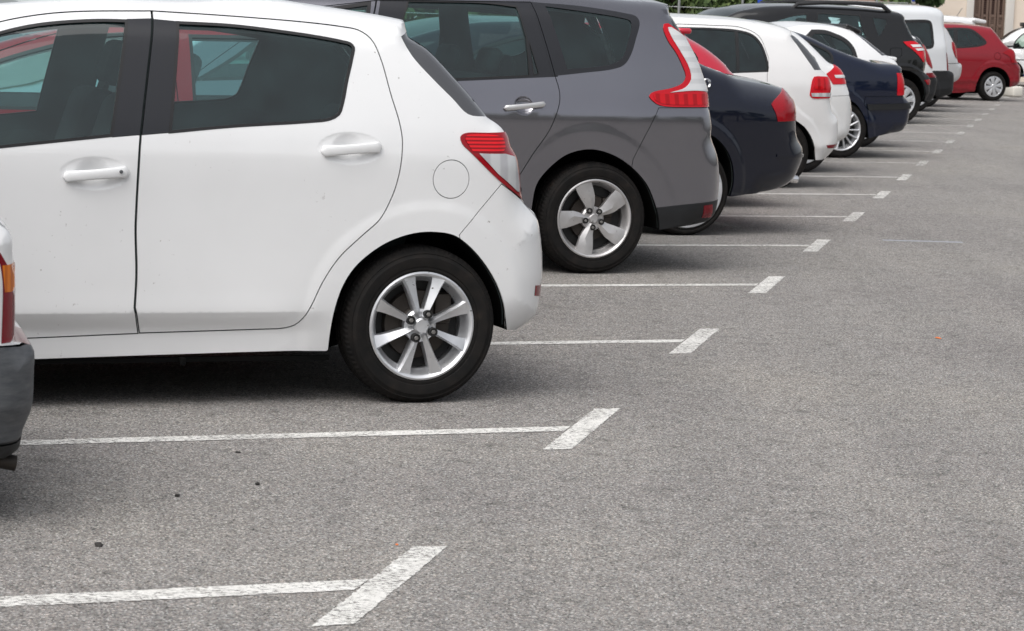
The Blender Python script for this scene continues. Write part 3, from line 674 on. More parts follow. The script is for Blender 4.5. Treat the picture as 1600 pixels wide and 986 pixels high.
def navy_saloon():
    c = Car('saloon_car', 'dark navy saloon with long boot lid and red wraparound tail lamp', (1071, 368), .885,
            [(.14, .08), (.22, .04), (.34, .012), (.5, .006), (.7, .0), (.86, .002), (.93, .022), (1.0, .060), (1.1, .11), (1.25, .17), (1.42, .25)], h=.035, grid=.07, taper=.06, fx0=-2.4, flare=.012)
    sil = front(2.65, .9, 1.43, -1.55, .88, .99) + [('roof', .16), m(-.9, 1.43), m(-.55, 1.40), ('rear_window', .12), m(-.2, 1.30), (1086, 95), (1099, 102), ('tailgate', .26), (1133, 117), (1160.7, 123), (1195, 129.5), (1212.4, 134), (1221, 138),
        ('lampzone', .18), (1227, 144), (1233, 153), (1236.5, 162), (1238.5, 188), ('rear_bumper', .18), (1239, 205), (1241, 214), (1247, 224), (1249.3, 235), (1248, 249), (1242, 264), (1235, 279), (1223.5, 289.4), (1206.5, 296.5), (1180, 301.5)]
    low = [('arch', [(1140, 307), (1145.5, 285), (1145, 264), (1141, 247), (1132.6, 231), (1121, 218), (1106, 208), (1090, 203), m(-.12, .665), m(-.25, .60), m(-.34, .48), m(-.37, .36), m(-.38, .25)]), ('sill', [m(-.40, .21), m(-2.26, .21)]), ('arch', arc(-2.65, .315, .37, .21))]
    c.outline(sil, low)
    c.window([m(-.95, .98), '|', m(-.9, 1.32), m(-.6, 1.30), m(-.25, 1.16), m(-.05, 1.0), '|'], M['priv'], .02, None, 'w1')
    c.window([m(-1.02, .98), '|', m(-1.02, 1.32), m(-1.4, 1.28), m(-2.0, .98), '|'], M['priv'], .02, None, 'w2')
    c.reg('tail_lamp', M['lampplain'], [(1222.5, 138), '|', (1205.5, 164), (1209, 171), (1213, 180), (1215, 190), '|', (1260, 188), '|', (1250, 150), '|'], idn='tl', off=.004)
    c.reg('rear_bumper', M['navy'], [(1212, 199), '|', (1213, 242), (1216, 245), '|', (1145, 246), '|', (1140, 330), '|', (1270, 310), '|', (1270, 199), '|'], merge=True, idn='rb')
    c.reg('bumper_strip', M['navy'], [(1213, 241), '|', (1213, 245), '|', (1260, 245), '|', (1260, 241), '|'], idn='bs', off=.008)
    c.build(M['navy'], caps(M['navy']), lampcap=('lampzone', 'tl', 'tail_lamp', M['lampplain']))
    c.wheels('plain', .318, .256, .205, (0, -2.65)); c.cabin(-1.45, -.55, .42, dash=-2.3)
    p = c.at(1101, 130, .03); bm = bmesh.new(); lathe(bm, [(.028, -.01), (.036, 0), (.028, .01), (.02, 0)], 24, True); bmesh.ops.translate(bm, vec=p, verts=bm.verts); bm_obj('lock_ring', bm, M['chrome'], c.root)
    return c

def simple(name, label, contact, hw, prof, sil, low, regs, body, capd, wheel, wx, extra=None, cabin=None, **kw):
    c = Car(name, label, contact, hw, prof, **kw); c.outline(sil, low); regs(c); lc = ('lampzone', 'tl', 'tail_lamp', M['lampplain']) if any(r['id'] == 'tl' for r in c.regs) else None
    c.build(body, capd, lampcap=lc); c.wheels(*wheel, wx)
    if cabin: c.cabin(*cabin)
    if extra: extra(c)
    return c
FAR = dict(h=.05, grid=.10, flare=.012)

def white_golf():
    def regs(c):
        c.reg('rear_window_edge', M['frit'], [(1234.5, 56), '|', (1254, 83), (1272.5, 109.5), '|', (1300, 109.5), '|', (1260, 50), '|'], off=-.002)
        fd = c.reg('door', M['white_b'], [(1199.5, 114), '|', (1196, 150), (1170, 200), (1158, 245), '|', m(-2.05, .27), '|', m(-2.15, .95), m(-1.6, 1.36), '|', (1060, 37), '|', (1110, 39), (1160, 43), (1186, 56), (1202, 92), '|'], gap=.006, idn='door')
        f = c.reg('window_frame', M['trim'], [(1056, 42), '|', (1116, 43.5), (1152.5, 46.5), (1172, 51.5), (1182, 58), (1191, 70), (1198, 88), (1201.5, 105), (1200.5, 112.5), '|', (1146, 114.5), (1040, 118), '|', (1005, 100), (1030, 50), '|'], parent=fd, idn='wf')
        c.reg('window', M['priv'], [(1153, 50), '|', (1171, 54.5), (1180, 61), (1189, 73), (1195.5, 90), (1198, 105), (1197, 110), '|', (1155, 111.5), '|'], parent=fd, idn='w1', is_glass=True, off=-.004)
        c.reg('window', M['priv'], [(1056, 45.5), '|', (1116, 46.5), (1148, 49.5), '|', (1150.5, 111.5), '|', (1043, 114), '|', (1012, 99), (1032, 54), '|'], parent=fd, idn='w2', is_glass=True, off=-.004)
        tl = c.reg('tail_lamp', M['lampmid'], [(1272, 120), (1290, 120), '|', (1310, 122), '|', (1315, 153.5), '|', (1290, 153.8), (1268, 153), (1265, 149), (1265.8, 142), (1269, 125)], idn='tl', off=.006)
        c.reg('clear_lens', M['lampclear'], [(1267, 145.5), '|', (1310, 145), '|', (1310, 151.5), '|', (1268, 151), '|'], parent=tl, idn='tlc', off=.010)
        c.reg('lamp_cluster', M['lampredv'], [(1275, 123), '|', (1288, 123), '|', (1290, 140), '|', (1271, 139), '|'], parent=tl, idn='tlr', off=.010)
        c.reg('rear_bumper', M['white_b'], [(1266, 186), '|', (1262, 194), '|', (1262, 260), '|', (1330, 260), '|', (1330, 178), (1297, 175), '|'], merge=True, idn='rb')
        c.reg('reflector', M['lampdark'], [(1291, 227), '|', (1312, 224), '|', (1312, 231), '|', (1293, 231.5), '|'], off=.004)
    sil = front(2.58, .87, 1.46, -1.35, .9, 1.0) + [('roof', .15), m(-1.1, 1.485), (1101, 27.5), (1161.7, 31.5), (1198, 36.5), (1222.5, 42.6), (1234, 48.5), '|', ('roof', .08), (1238, 54), '|', ('rear_window', .08), (1241, 56), (1265, 82), (1276, 97), (1283, 109.5),
        ('tailgate', .10), (1287, 114), (1292.5, 121), ('lampzone', .12), (1295, 137), (1294.3, 154), ('tailgate', .14), (1295, 164), (1297.5, 173), ('rear_bumper', .16), (1304, 182), (1306, 195), (1305, 219), (1298.5, 234), (1290, 244), (1282, 250)]
    low = [('arch', [(1274, 250), (1272.7, 231), (1266.6, 213), (1256, 197.7), (1243.8, 188.6), m(.08, .665), m(-.06, .675), m(-.2, .63), m(-.31, .53), m(-.365, .40), m(-.375, .26)]), ('sill', [m(-.39, .20), m(-2.2, .20)]), ('arch', arc(-2.58, .315, .365, .20))]
    return simple('hatchback_car', 'white hatchback with black tinted side glass and squarish red tail lamp', (1213, 293.5), .88, profile(1.485, 1.02, .22, .38), sil, low, regs, M['white_b'], caps(M['white_b']), ('plain', .316, .222, .20), (0, -2.58), cabin=(-1.3, -.25, .45, 1.4, True, -2.2), **FAR)

def white_hatch_strip():
    def regs(c):
        tl = c.reg('tail_lamp', M['lampmid'], [(1304, 101), '|', (1291, 115.6), '|', (1301.5, 132), '|', (1340, 131), '|', (1330, 105), '|'], idn='tl', off=.006)
        c.reg('clear_lens', M['lampclearz'], [(1303, 117.5), '|', (1330, 117.5), '|', (1330, 122.5), '|', (1305, 122), '|'], parent=tl, idn='tlc', off=.010)
        c.window([(1262, 80), '|', (1273, 90), (1275.5, 95), (1272, 97), '|', (1250, 97), (1200, 97), '|', (1205, 60), '|', (1240, 66), '|'], M['gtint'], .02, None, 'w')
        c.reg('bumper_strip', M['dplastic'], [(1315.5, 161), '|', (1345, 160), '|', (1345, 171.5), '|', (1318, 172), '|'], idn='bs', off=.012)
        c.reg('rear_bumper', M['white_b'], [(1300, 150), '|', (1290, 180), '|', (1290, 240), '|', (1345, 240), '|', (1345, 148), '|'], gap=.004, merge=True, idn='rb')
    sil = front(2.45, .75, 1.42, -1.35, .88, .98) + [('roof', .14), m(-.9, 1.43), (1200, 36), (1230, 45), ('rear_window', .09), (1247, 54), (1271, 76), (1292.5, 97), (1301, 100.5), ('lampzone', .12), (1305.5, 104), (1314, 113), (1320, 131), ('tailgate', .14), (1323, 142),
        ('rear_bumper', .15), (1326, 158), (1327.7, 172), (1327, 188.6), (1323, 207), (1315, 217.5), (1306, 222)]
    low = [('arch', arc(.0, .31, .36, .27)), ('sill', [m(-.38, .20), m(-2.08, .20)]), ('arch', arc(-2.45, .30, .36, .20))]
    return simple('hatchback_car', 'white hatchback with pointed red tail lamp and short black bumper strip', (1253, 269.5), .84, profile(1.43, .98, .22, .38), sil, low, regs, M['white'], caps(M['white']), ('plain', .305, .21, .19), (0, -2.45), cabin=(-1.25, -.3, .42, 1.35, True, -2.1), **FAR)

def red_fastback():
    def regs(c):
        c.window([m(-1.0, .98), '|', m(-.95, 1.30), m(-.5, 1.27), (1075, 74), (1087, 84), (1091.5, 95), (1088, 100), '|'], M['gtint'], .03, None, 'w1')
        c.window([m(-1.08, .98), '|', m(-1.05, 1.30), m(-1.35, 1.24), m(-1.95, .96), '|'], M['glass'], .03, None, 'w2')
        c.reg('tail_lamp', M['lampplain'], [(1170, 145), '|', (1172, 185), '|', (1240, 185), '|', (1240, 145), '|'], idn='tl', off=.006)
    sil = front(2.45, .75, 1.40, -1.3, .86, .97) + [('roof', .16), m(-.9, 1.42), m(-.55, 1.43), (1060, 47), (1066, 48.5), ('rear_window', .14), (1068, 54), (1081, 62.5), (1097, 72.5), (1115, 86), (1130.5, 100.4), (1137, 109), (1145, 116), ('tailgate', .14), (1158, 127), (1180, 140), ('lampzone', .14), (1196, 158), (1205, 178), ('rear_bumper', .18), (1214, 205), (1216, 232), (1210, 262), (1196, 278)]
    low = [('arch', arc(.0, .31, .36, .26)), ('sill', [m(-.38, .20), m(-2.08, .20)]), ('arch', arc(-2.45, .30, .36, .20))]
    def extra(c):
        bm = bmesh.new(); p = c.plane(1240, 279.5, -.55); tube(bm, [(p[0]-.25, -.55, p[1]+.01), (p[0]-.03, -.55, p[1]), (p[0]+.03, -.55, p[1]-.004)], [.024, .030, .031], 14); bm_obj('tailpipe', bm, M['chrome'], c.root)
        bm = bmesh.new(); a = c.at(1064, 49); bx(bm, (a[0]+.01, 0, a[2]+.005), (.12, 2*(c.hw-.24), .045), .02, 3); bm_obj('roof_spoiler', bm, M['crimson'], c.root)
    return simple('hatchback_car', 'bright red hatchback mostly hidden behind the dark navy saloon', bay(5.30, -1.66), .83, profile(1.42, .98, .21, .38), sil, low, regs, M['crimson'], caps(M['crimson']), ('plain', .30, .21, .19), (0, -2.45), cabin=(-1.25, -.3, .42, 1.35, True, -2.1), extra=extra, **FAR)

def red_hatch_near():
    def regs(c):
        fd = c.reg('door', M['red'], [m(-1.33, 1.385), '|', m(-1.30, .9), m(-1.29, .28), '|', m(-2.25, .28), m(-2.40, .7), m(-2.56, .96), '|', m(-2.42, 1.085), m(-2.20, 1.21), m(-1.91, 1.315), m(-1.7, 1.365), '|'], gap=.005, idn='fdoor')
        c.window([m(-1.36, .99), '|', m(-1.36, 1.345), '|', m(-1.60, 1.34), m(-1.90, 1.275), m(-2.20, 1.175), m(-2.42, 1.05), m(-2.50, .985), '|'], M['glass'], .015, fd, 'w1')
        c.window([m(-1.24, .99), '|', m(-1.24, 1.345), '|', m(-.75, 1.345), m(-.50, 1.32), m(-.32, 1.2), m(-.35, 1.0), '|'], M['glass'], .015, None, 'w2')
        c.reg('tail_lamp', M['lampplain'], [m(-.05, .65), '|', m(-.05, .95), '|', m(.5, .95), '|', m(.5, .65), '|'], idn='tl', off=.005)
    sil = front(2.35, .68, 1.40, -1.72, .88, .98) + [('roof', .14), m(-1.2, 1.44), m(-.7, 1.43), m(-.4, 1.40), ('rear_window', .10), m(-.30, 1.36), m(-.05, 1.05), ('tailgate', .12), m(.05, .98), ('lampzone', .12), m(.07, .92), m(.09, .68), ('rear_bumper', .15), m(.17, .6), m(.18, .4), m(.1, .27)]
    sil = [(q if (isinstance(q, str) or (isinstance(q[0], str) and q[0] != 'm')) else q) for q in sil]
    low = [('arch', arc(-.30, .29, .34, .26)), ('sill', [m(-.66, .20), m(-2.2, .20)]), ('arch', arc(-2.55, .29, .34, .20))]
    def extra(c): pass
    return simple('hatchback_car', 'red hatchback seen through the side windows of the white five-door car', bay(2.32, -1.48), .80, profile(1.44, .97, .20, .38), sil, low, regs, M['red'], caps(M['red']), ('plain', .285, .19, .17), (-.30, -2.55), cabin=(-1.45, -.6, .42, 1.35, True, -2.2), **FAR)

def navy_liftback():
    def regs(c):
        c.window([m(-1.0, .95), '|', m(-1.0, 1.30), (1248, 58), (1262.5, 63), (1280, 71), (1296, 79.5), (1301.5, 88), (1302.5, 96), (1298, 101), '|'], M['priv'], .03, None, 'w1')
        c.window([m(-1.08, .95), '|', m(-1.08, 1.30), m(-1.4, 1.26), m(-2.0, .95), '|'], M['priv'], .03, None, 'w2')
        c.reg('rear_bumper', M['navy_b'], [(1352, 151), '|', (1350, 164), '|', (1356, 172), '|', (1352, 240), '|', (1440, 240), '|', (1440, 148), (1411, 150), '|'], gap=.005, merge=True, idn='rb')
        c.reg('bumper_strip', M['dplastic'], [(1354, 163), '|', (1430, 160.5), '|', (1430, 169.5), '|', (1356, 172), '|'], idn='bs', off=.014)
        c.reg('tail_lamp', M['lampmid'], [(1401, 114.5), '|', (1425, 114), '|', (1425, 149), '|', (1401.5, 149), '|'], idn='tl', off=.006)
    sil = front(2.51, .87, 1.42, -1.35, .88, .98) + [('roof', .15), m(-1.0, 1.43), m(-.7, 1.42), ('rear_window', .10), (1244, 50), (1265, 58), (1295.5, 73), (1314, 80.6), (1338, 89.7), ('tailgate', .16), (1356, 95.5), (1374.6, 98.5), (1392, 99.5), (1400, 101), (1405, 105),
        ('lampzone', .08), (1408.5, 113), (1410.5, 130), (1411, 150), '|', ('rear_bumper', .10), (1414, 154), (1418.7, 160), (1420, 166), (1417, 186), (1413, 197), (1408, 204), (1392, 208)]
    low = [('arch', [(1357, 216), (1354.6, 196.5), (1349.7, 182), (1342.6, 169.5), (1335.5, 161), (1326, 154.5), m(.02, .70), m(-.16, .66), m(-.30, .55), m(-.36, .42), m(-.375, .26)]), ('sill', [m(-.39, .20), m(-2.13, .20)]), ('arch', arc(-2.51, .315, .37, .20))]
    return simple('liftback_car', 'navy blue liftback with black bumper strip and upright red tail lamp', (1313, 247), .865, profile(1.43, .98, .24, .40), sil, low, regs, M['navy_b'], caps(M['navy_b']), ('multi', .316, .228, .195), (0, -2.51), cabin=(-1.3, -.35, .42, 1.35, True, -2.2), **FAR)

def white_coupe():
    def regs(c):
        c.reg('rear_window_edge', M['frit'], [(1336, 52), '|', (1352, 65), (1378, 87), '|', (1400, 86), '|', (1345, 45), '|'], off=-.002)
        c.window([(1268, 46), '|', (1290, 47), (1304.6, 52), (1318, 58), (1327, 65), (1335, 75), (1340, 90), (1341, 97), '|', (1300, 98), (1240, 98), '|', (1243, 70), '|'], M['gtint'], .05, None, 'w')
        c.reg('tail_lamp', M['lampplain'], [(1385, 105), '|', (1385, 125), '|', (1430, 125), '|', (1430, 105), '|'], idn='tl', off=.006)
    sil = front(2.5, .8, 1.38, -1.35, .86, .96) + [('roof', .14), m(-.9, 1.40), (1253, 38), (1292.5, 39.5), (1315, 43), (1330, 48), ('rear_window', .08), (1340, 53), (1349, 59), (1368, 74), (1387, 88), ('tailgate', .12), (1396, 95), ('lampzone', .12), (1402, 105), (1404, 125), ('rear_bumper', .14), (1408, 140), (1411, 155), (1409, 175), (1402, 195), (1392, 198)]
    low = [('arch', arc(.0, .31, .36, .26)), ('sill', [m(-.38, .20), m(-2.12, .20)]), ('arch', arc(-2.5, .31, .36, .20))]
    def extra(c):
        a, b = c.at(1345, 91.5), c.at(1402, 98.5); bm = bmesh.new()
        w = 2*(c.hw-.20); bx(bm, ((a[0]+b[0])/2+.02, 0, (a[2]+b[2])/2+.05), (b[0]-a[0], w, .05), .02, 3, rotm('Y', .10))
        for sg in (-1, 1): bx(bm, ((a[0]+b[0])/2-.05, sg*(w/2-.12), (a[2]+b[2])/2-.06), (.10, .05, .16), .015)
        bm_obj('tail_spoiler', bm, M['white'], c.root)
        bm = bmesh.new(); q = c.at(1334, 49); bx(bm, (q[0], 0, q[2]+.03), (.22, w*.8, .05), .02, 3, rotm('Y', .35)); bm_obj('roof_spoiler', bm, M['black'], c.root)
    return simple('hatchback_car', 'small white hatchback with a spoiler on its tailgate below the black off-roader', bay(9.30, -1.12), .84, profile(1.40, .95, .24, .38), sil, low, regs, M['white'], caps(M['white'], M['priv']), ('plain', .31, .21, .19), (0, -2.5), cabin=(-1.2, -.3, .42, 1.3, True, -2.1), extra=extra, **FAR)

def black_suv():
    def regs(c):
        c.reg('rear_window', M['gtint'], [(1411.5, 33), '|', (1418, 48), (1423, 58), '|', (1440, 60), '|', (1425, 30), '|'], merge=True, idn='rw', is_glass=True, off=-.004)
        c.window([(1276.5, 19.5), '|', (1310, 20.5), (1344, 23), '|', (1348, 40), (1357, 61), '|', (1330, 63), (1272, 64), '|'], M['glass'], .02, None, 'w1')
        c.window([(1262.5, 20.5), '|', (1248, 21.5), (1236, 24), (1213, 31), (1195, 40), (1180, 55), '|', (1185, 64), (1262, 64), '|'], M['glass'], .02, None, 'w2')
        c.window([(1361, 25.5), '|', (1380, 28), (1386, 30), (1387, 36), (1381, 50), (1376.5, 57), (1372, 58), (1367, 46), '|'], M['glass'], .02, None, 'w3', fm=M['black'])
        c.reg('fuel_flap', M['black'], [(1392, 75.5), (1408, 75.5), (1409, 77), (1409, 87), (1407, 89), (1393, 89), (1391, 87), (1391, 77)], gap=.006)
        tl = c.reg('tail_lamp', M['lampmid'], [(1411, 65.5), '|', (1428, 65), (1436, 70), '|', (1460, 75), '|', (1460, 97), '|', (1442, 97), '|', (1436, 88), (1427, 79), (1416, 71), '|'], idn='tl', off=.01)
        c.reg('clear_lens', M['lampclearz'], [(1422, 70), '|', (1450, 70.5), '|', (1450, 74), '|', (1426, 74), '|'], parent=tl, idn='tlc', off=.016)
        c.reg('clear_lens', M['lampclearz'], [(1429, 76), '|', (1455, 76), '|', (1455, 79.5), '|', (1433, 79.5), '|'], parent=tl, idn='tld', off=.016)
        c.reg('rear_bumper', M['dplastic'], [(1414, 110), '|', (1414, 170), '|', (1470, 170), '|', (1470, 112), (1442, 113), '|'], gap=.004, merge=True, idn='rb')
        c.reg('reflector', M['lampplain'], [(1444, 125), '|', (1465, 123), '|', (1465, 132), '|', (1449, 132.5), '|'], off=.006)
    sil = [('front_bumper', .2), m(-3.30, .28), m(-3.45, .40), m(-3.48, .6), m(-3.42, .85), ('bonnet', .18), m(-3.25, .98), m(-2.9, 1.05), m(-2.55, 1.10), '|', ('windscreen', .10), (1112, 37), (1128, 29), (1152.7, 17.5), ('roof', .16), (1169, 13.5), (1185, 10.5), (1210, 8.5), (1260, 8.5), (1330, 11), (1380, 15.5), (1401, 19), '|', ('roof', .10), (1412, 24), (1412, 31), '|',
        ('rear_window', .10), (1420, 48), (1425.5, 58), ('tailgate', .12), (1430, 64), ('lampzone', .12), (1436, 71), (1441, 78), (1442.5, 96), ('tailgate', .12), (1442, 112), '|', ('rear_bumper', .14), (1449, 119), (1451, 125), (1450.5, 133), (1449, 147), (1442, 158), (1430, 162)]
    low = [('arch', arc(.0, .37, .43, .33)), ('sill', [m(-.48, .30), m(-2.1, .30)]), ('arch', arc(-2.56, .36, .42, .30))]
    def extra(c):
        for sg in (-1, 1):
            bm = bmesh.new(); pts = []
            for u, v in ((1238, 13), (1246, 6), (1290, 4), (1340, 5), (1378, 8.5), (1391, 19)):
                a = c.plane(u, v, -(c.hw-.30)); pts.append((a[0], sg*(c.hw-.30), a[1]))
            tube(bm, pts, [.028, .03, .03, .03, .036, .03], 8); bm_obj('roof_rail', bm, M['plastic'], c.root)
        a = c.plane(1436, 90, -.30); bm = bmesh.new(); R = rotm('Z', PI/2)
        lathe(bm, [(.02, 0), (.30, .0), (.345, .04), (.35, .12), (.33, .17), (.02, .17)], 40); bmesh.ops.rotate(bm, verts=bm.verts, cent=(0, 0, 0), matrix=R); bmesh.ops.translate(bm, vec=(a[0]+.15, .05, .92), verts=bm.verts)
        bm_obj('spare_wheel_cover', bm, M['black'], c.root)
    return simple('off_road_car', 'black off-roader with roof rails and red and white tail lamp', (1406, 193.5), .91, profile(1.70, 1.08, .22, .48, .24), sil, low, regs, M['black'], caps(M['black'], M['glass'], M['dplastic']), ('cover', .345, .23, .22), (.0, -2.56), cabin=(-1.35, -.35, .68, 1.6, True, -2.2), extra=extra, phi=.357, **FAR)

def white_red_lamp():
    def regs(c):
        c.reg('rear_window', M['priv'], [(1424, 55), '|', (1431, 60), (1441, 72), '|', (1460, 72), '|', (1440, 50), '|'], merge=True, idn='rw', is_glass=True, off=-.004)
        c.reg('tail_lamp', M['lampplain'], [(1440, 70), '|', (1444, 88), (1449, 100), '|', (1455, 107), '|', (1480, 107), '|', (1460, 70), '|'], idn='tl', off=.01)
        c.reg('rear_bumper', M['dplastic'], [(1430, 121), '|', (1490, 121), '|', (1490, 180), '|', (1430, 180), '|'], gap=.004, merge=True, idn='rb')
        c.reg('reflector', M['lampdark'], [(1447, 114), '|', (1475, 113), '|', (1475, 121), '|', (1447, 121), '|'], off=.006)
    sil = front(2.5, .8, 1.40, -1.35, .9, 1.0) + [('roof', .14), m(-.9, 1.46), m(-.3, 1.43), ('rear_window', .10), (1424, 54.5), (1430, 56), (1436, 61), (1441, 69), ('lampzone', .10), (1447, 80), (1452.7, 94.8), (1455, 104), ('tailgate', .12), (1455.6, 113), '|', ('rear_bumper', .14), (1461, 121), (1462.5, 126), (1460.4, 138), (1458, 149), (1452, 160)]
    low = [('arch', arc(.0, .31, .36, .26)), ('sill', [m(-.38, .20), m(-2.12, .20)]), ('arch', arc(-2.5, .31, .36, .20))]
    return simple('hatchback_car', 'white hatchback with tall red tail lamp squeezed between black off-roader and white van', bay(13.2, -1.38), .86, profile(1.46, 1.0, .22, .38), sil, low, regs, M['white'], caps(M['white'], M['priv'], M['dplastic']), ('plain', .31, .21, .19), (0, -2.5), cabin=(-1.2, -.3, .45, 1.35, True, -2.1), **FAR)

def white_van():
    def regs(c):
        c.window([(1411, 31), '|', (1448, 31), (1454, 33), (1456.5, 38), (1459.5, 69), (1458, 74), (1455, 76), (1443, 77), '|', (1404, 78), '|', (1404, 40), '|'], M['gtint'], .05, None, 'w1')
        c.window([m(-1.15, 1.05), '|', m(-1.10, 1.55), m(-1.5, 1.52), m(-2.15, 1.05), '|'], M['glass'], .03, None, 'w2')
        c.reg('rear_bumper', M['dplastic'], [(1380, 110.5), '|', (1500, 110.3), '|', (1500, 170), '|', (1380, 170), '|'], gap=.004, merge=True, idn='rb')
        c.reg('tail_lamp', M['lampdark'], [(1478.6, 82), '|', (1500, 82), '|', (1500, 110), '|', (1479.6, 110), '|'], idn='tl', off=.006)
    sil = front(2.7, .85, 1.70, -1.55, 1.05, 1.15) + [('roof', .16), m(-1.0, 1.80), (1371.7, 7.2), (1421.7, 8.5), (1452, 10.5), (1463, 13), (1469, 17), (1472.5, 24), ('tailgate', .10), (1474.4, 40.6), (1477.5, 71), ('lampzone', .08), (1479, 86), (1480.8, 110), '|', ('rear_bumper', .14), (1487, 114), (1488.5, 124), (1487.6, 134), (1484.6, 146), (1470, 152), (1463, 154)]
    low = [('arch', arc(.0, .31, .37, .30)), ('sill', [m(-.40, .24), m(-2.3, .24)]), ('arch', arc(-2.7, .31, .37, .24))]
    return simple('delivery_van', 'tall white panel van with dark plastic rear bumper and side window', bay(14.2, -1.38), .90, profile(1.81, 1.2, .14, .40), sil, low, regs, M['vanwhite'], caps(M['vanwhite'], M['gtint'], M['dplastic']), ('plain', .31, .21, .19), (0, -2.7), cabin=(-1.3, -.4, .6, 1.6, True, -2.2), cat='van', **FAR)

def silver_hatch():
    def regs(c):
        c.reg('tail_lamp', M['lampplain'], [(1487, 66), '|', (1488, 76), (1492, 88), '|', (1494, 91.5), '|', (1520, 92), '|', (1510, 64), '|'], idn='tl', off=.01)
        c.reg('rear_bumper', M['silver'], [(1470, 99), '|', (1520, 98), '|', (1520, 150), '|', (1470, 150), '|'], gap=.01, merge=True, idn='rb')
        c.window([m(-1.0, 1.0), '|', m(-1.0, 1.38), m(-.2, 1.34), m(-.05, 1.02), '|'], M['gtint'], .03, None, 'w1')
    sil = front(2.5, .8, 1.42, -1.3, .9, 1.0) + [('roof', .14), m(-.9, 1.45), m(-.4, 1.42), ('rear_window', .10), (1474, 41), (1478.5, 47), (1483, 55), (1487.5, 64), ('lampzone', .10), (1491, 72), (1493.5, 90), ('tailgate', .12), (1495.5, 97), '|', ('rear_bumper', .12), (1500, 99.5), (1501.3, 104), (1500.7, 111), (1497.5, 122), (1492, 127), (1485, 130)]
    low = [('arch', arc(.0, .31, .36, .28)), ('sill', [m(-.38, .22), m(-2.12, .22)]), ('arch', arc(-2.5, .31, .36, .22))]
    return simple('hatchback_car', 'silver car whose rear bumper and slim red lamp show between van and dark red hatchback', bay(15.2, -1.38), .86, profile(1.45, 1.0, .22, .38), sil, low, regs, M['silver'], caps(M['silver']), ('plain', .31, .21, .19), (0, -2.5), cabin=(-1.2, -.3, .45, 1.35, True, -2.1), **FAR)

def dark_red_hatch():
    def regs(c):
        f = c.reg('window_frame', M['trim'], [(1470, 44), '|', (1494.6, 43), (1512.5, 44), (1521.5, 47), (1532, 55), (1541, 64), (1541.5, 68), (1533.6, 72), (1517, 74.5), (1494.6, 75.5), (1470, 76), '|'], idn='wf')
        c.reg('window', M['gtint'], [(1496, 46.5), '|', (1512.5, 47), (1520, 50), (1529, 57.5), (1536.5, 65), (1533, 69), (1517, 71.5), (1496, 73), '|'], parent=f, idn='w1', is_glass=True, off=-.004)
        c.reg('window', M['gtint'], [(1490, 46.5), '|', (1490, 73), '|', (1440, 74), '|', (1452, 60), (1466, 48), '|'], parent=f, idn='w2', is_glass=True, off=-.004)
        c.reg('door', M['red'], [(1491.5, 41), '|', (1492, 143), '|', (1430, 146), '|', (1425, 70), '|', (1462, 44), '|'], gap=.008, idn='door') if False else None
        c.reg('tail_lamp', M['lampplain'], [(1566.5, 83), '|', (1576, 77), '|', (1600, 74), '|', (1600, 99), '|', (1581, 98), '|', (1578, 89), '|'], idn='tl', off=.01)
        c.reg('fuel_flap', M['red'], c.circle(1559, 88, 5.2, 24), gap=.008, raw=True)
        c.reg('rear_bumper', M['red'], [(1568, 101), '|', (1560, 107), '|', (1565, 150), '|', (1610, 150), '|', (1610, 99), '|'], gap=.005, merge=True, idn='rb')
    sil = front(2.46, .75, 1.45, -1.35, .92, 1.02) + [('roof', .15), m(-1.1, 1.49), (1485, 37.3), (1503, 38), (1533, 40.5), (1547, 43), '|', ('roof', .10), (1551, 46.5), ('rear_window', .10), (1557, 54.6), (1566, 66), (1575, 74.5), ('lampzone', .12), (1581, 78), (1584.4, 84), (1585.5, 93), ('rear_bumper', .15), (1589, 99), (1592.3, 105), (1592, 116), (1591, 129), (1586, 134.5), (1580, 136)]
    low = [('arch', [(1577.8, 136), (1577.3, 122.6), (1571.7, 112.5), (1564.6, 107), (1553.4, 104.3), (1543.3, 106.4), (1536, 111.4), (1529, 122.6), (1524.5, 133.8), (1523, 142)]), ('sill', [(1522, 142.7), (1492.6, 145), m(-2.0, .20)]), ('arch', arc(-2.46, .30, .36, .2))]
    return simple('hatchback_car', 'dark red three-door hatchback with broad-spoked wheel cover at end of row', (1551, 158), .85, profile(1.50, 1.02, .22, .40), sil, low, regs, M['red'], caps(M['red']), ('cover', .295, .20, .185), (0, -2.46), cabin=(-1.2, -.3, .45, 1.4, True, -2.1), phi=.34, h=.05, grid=.10, flare=.007, flw=.14)

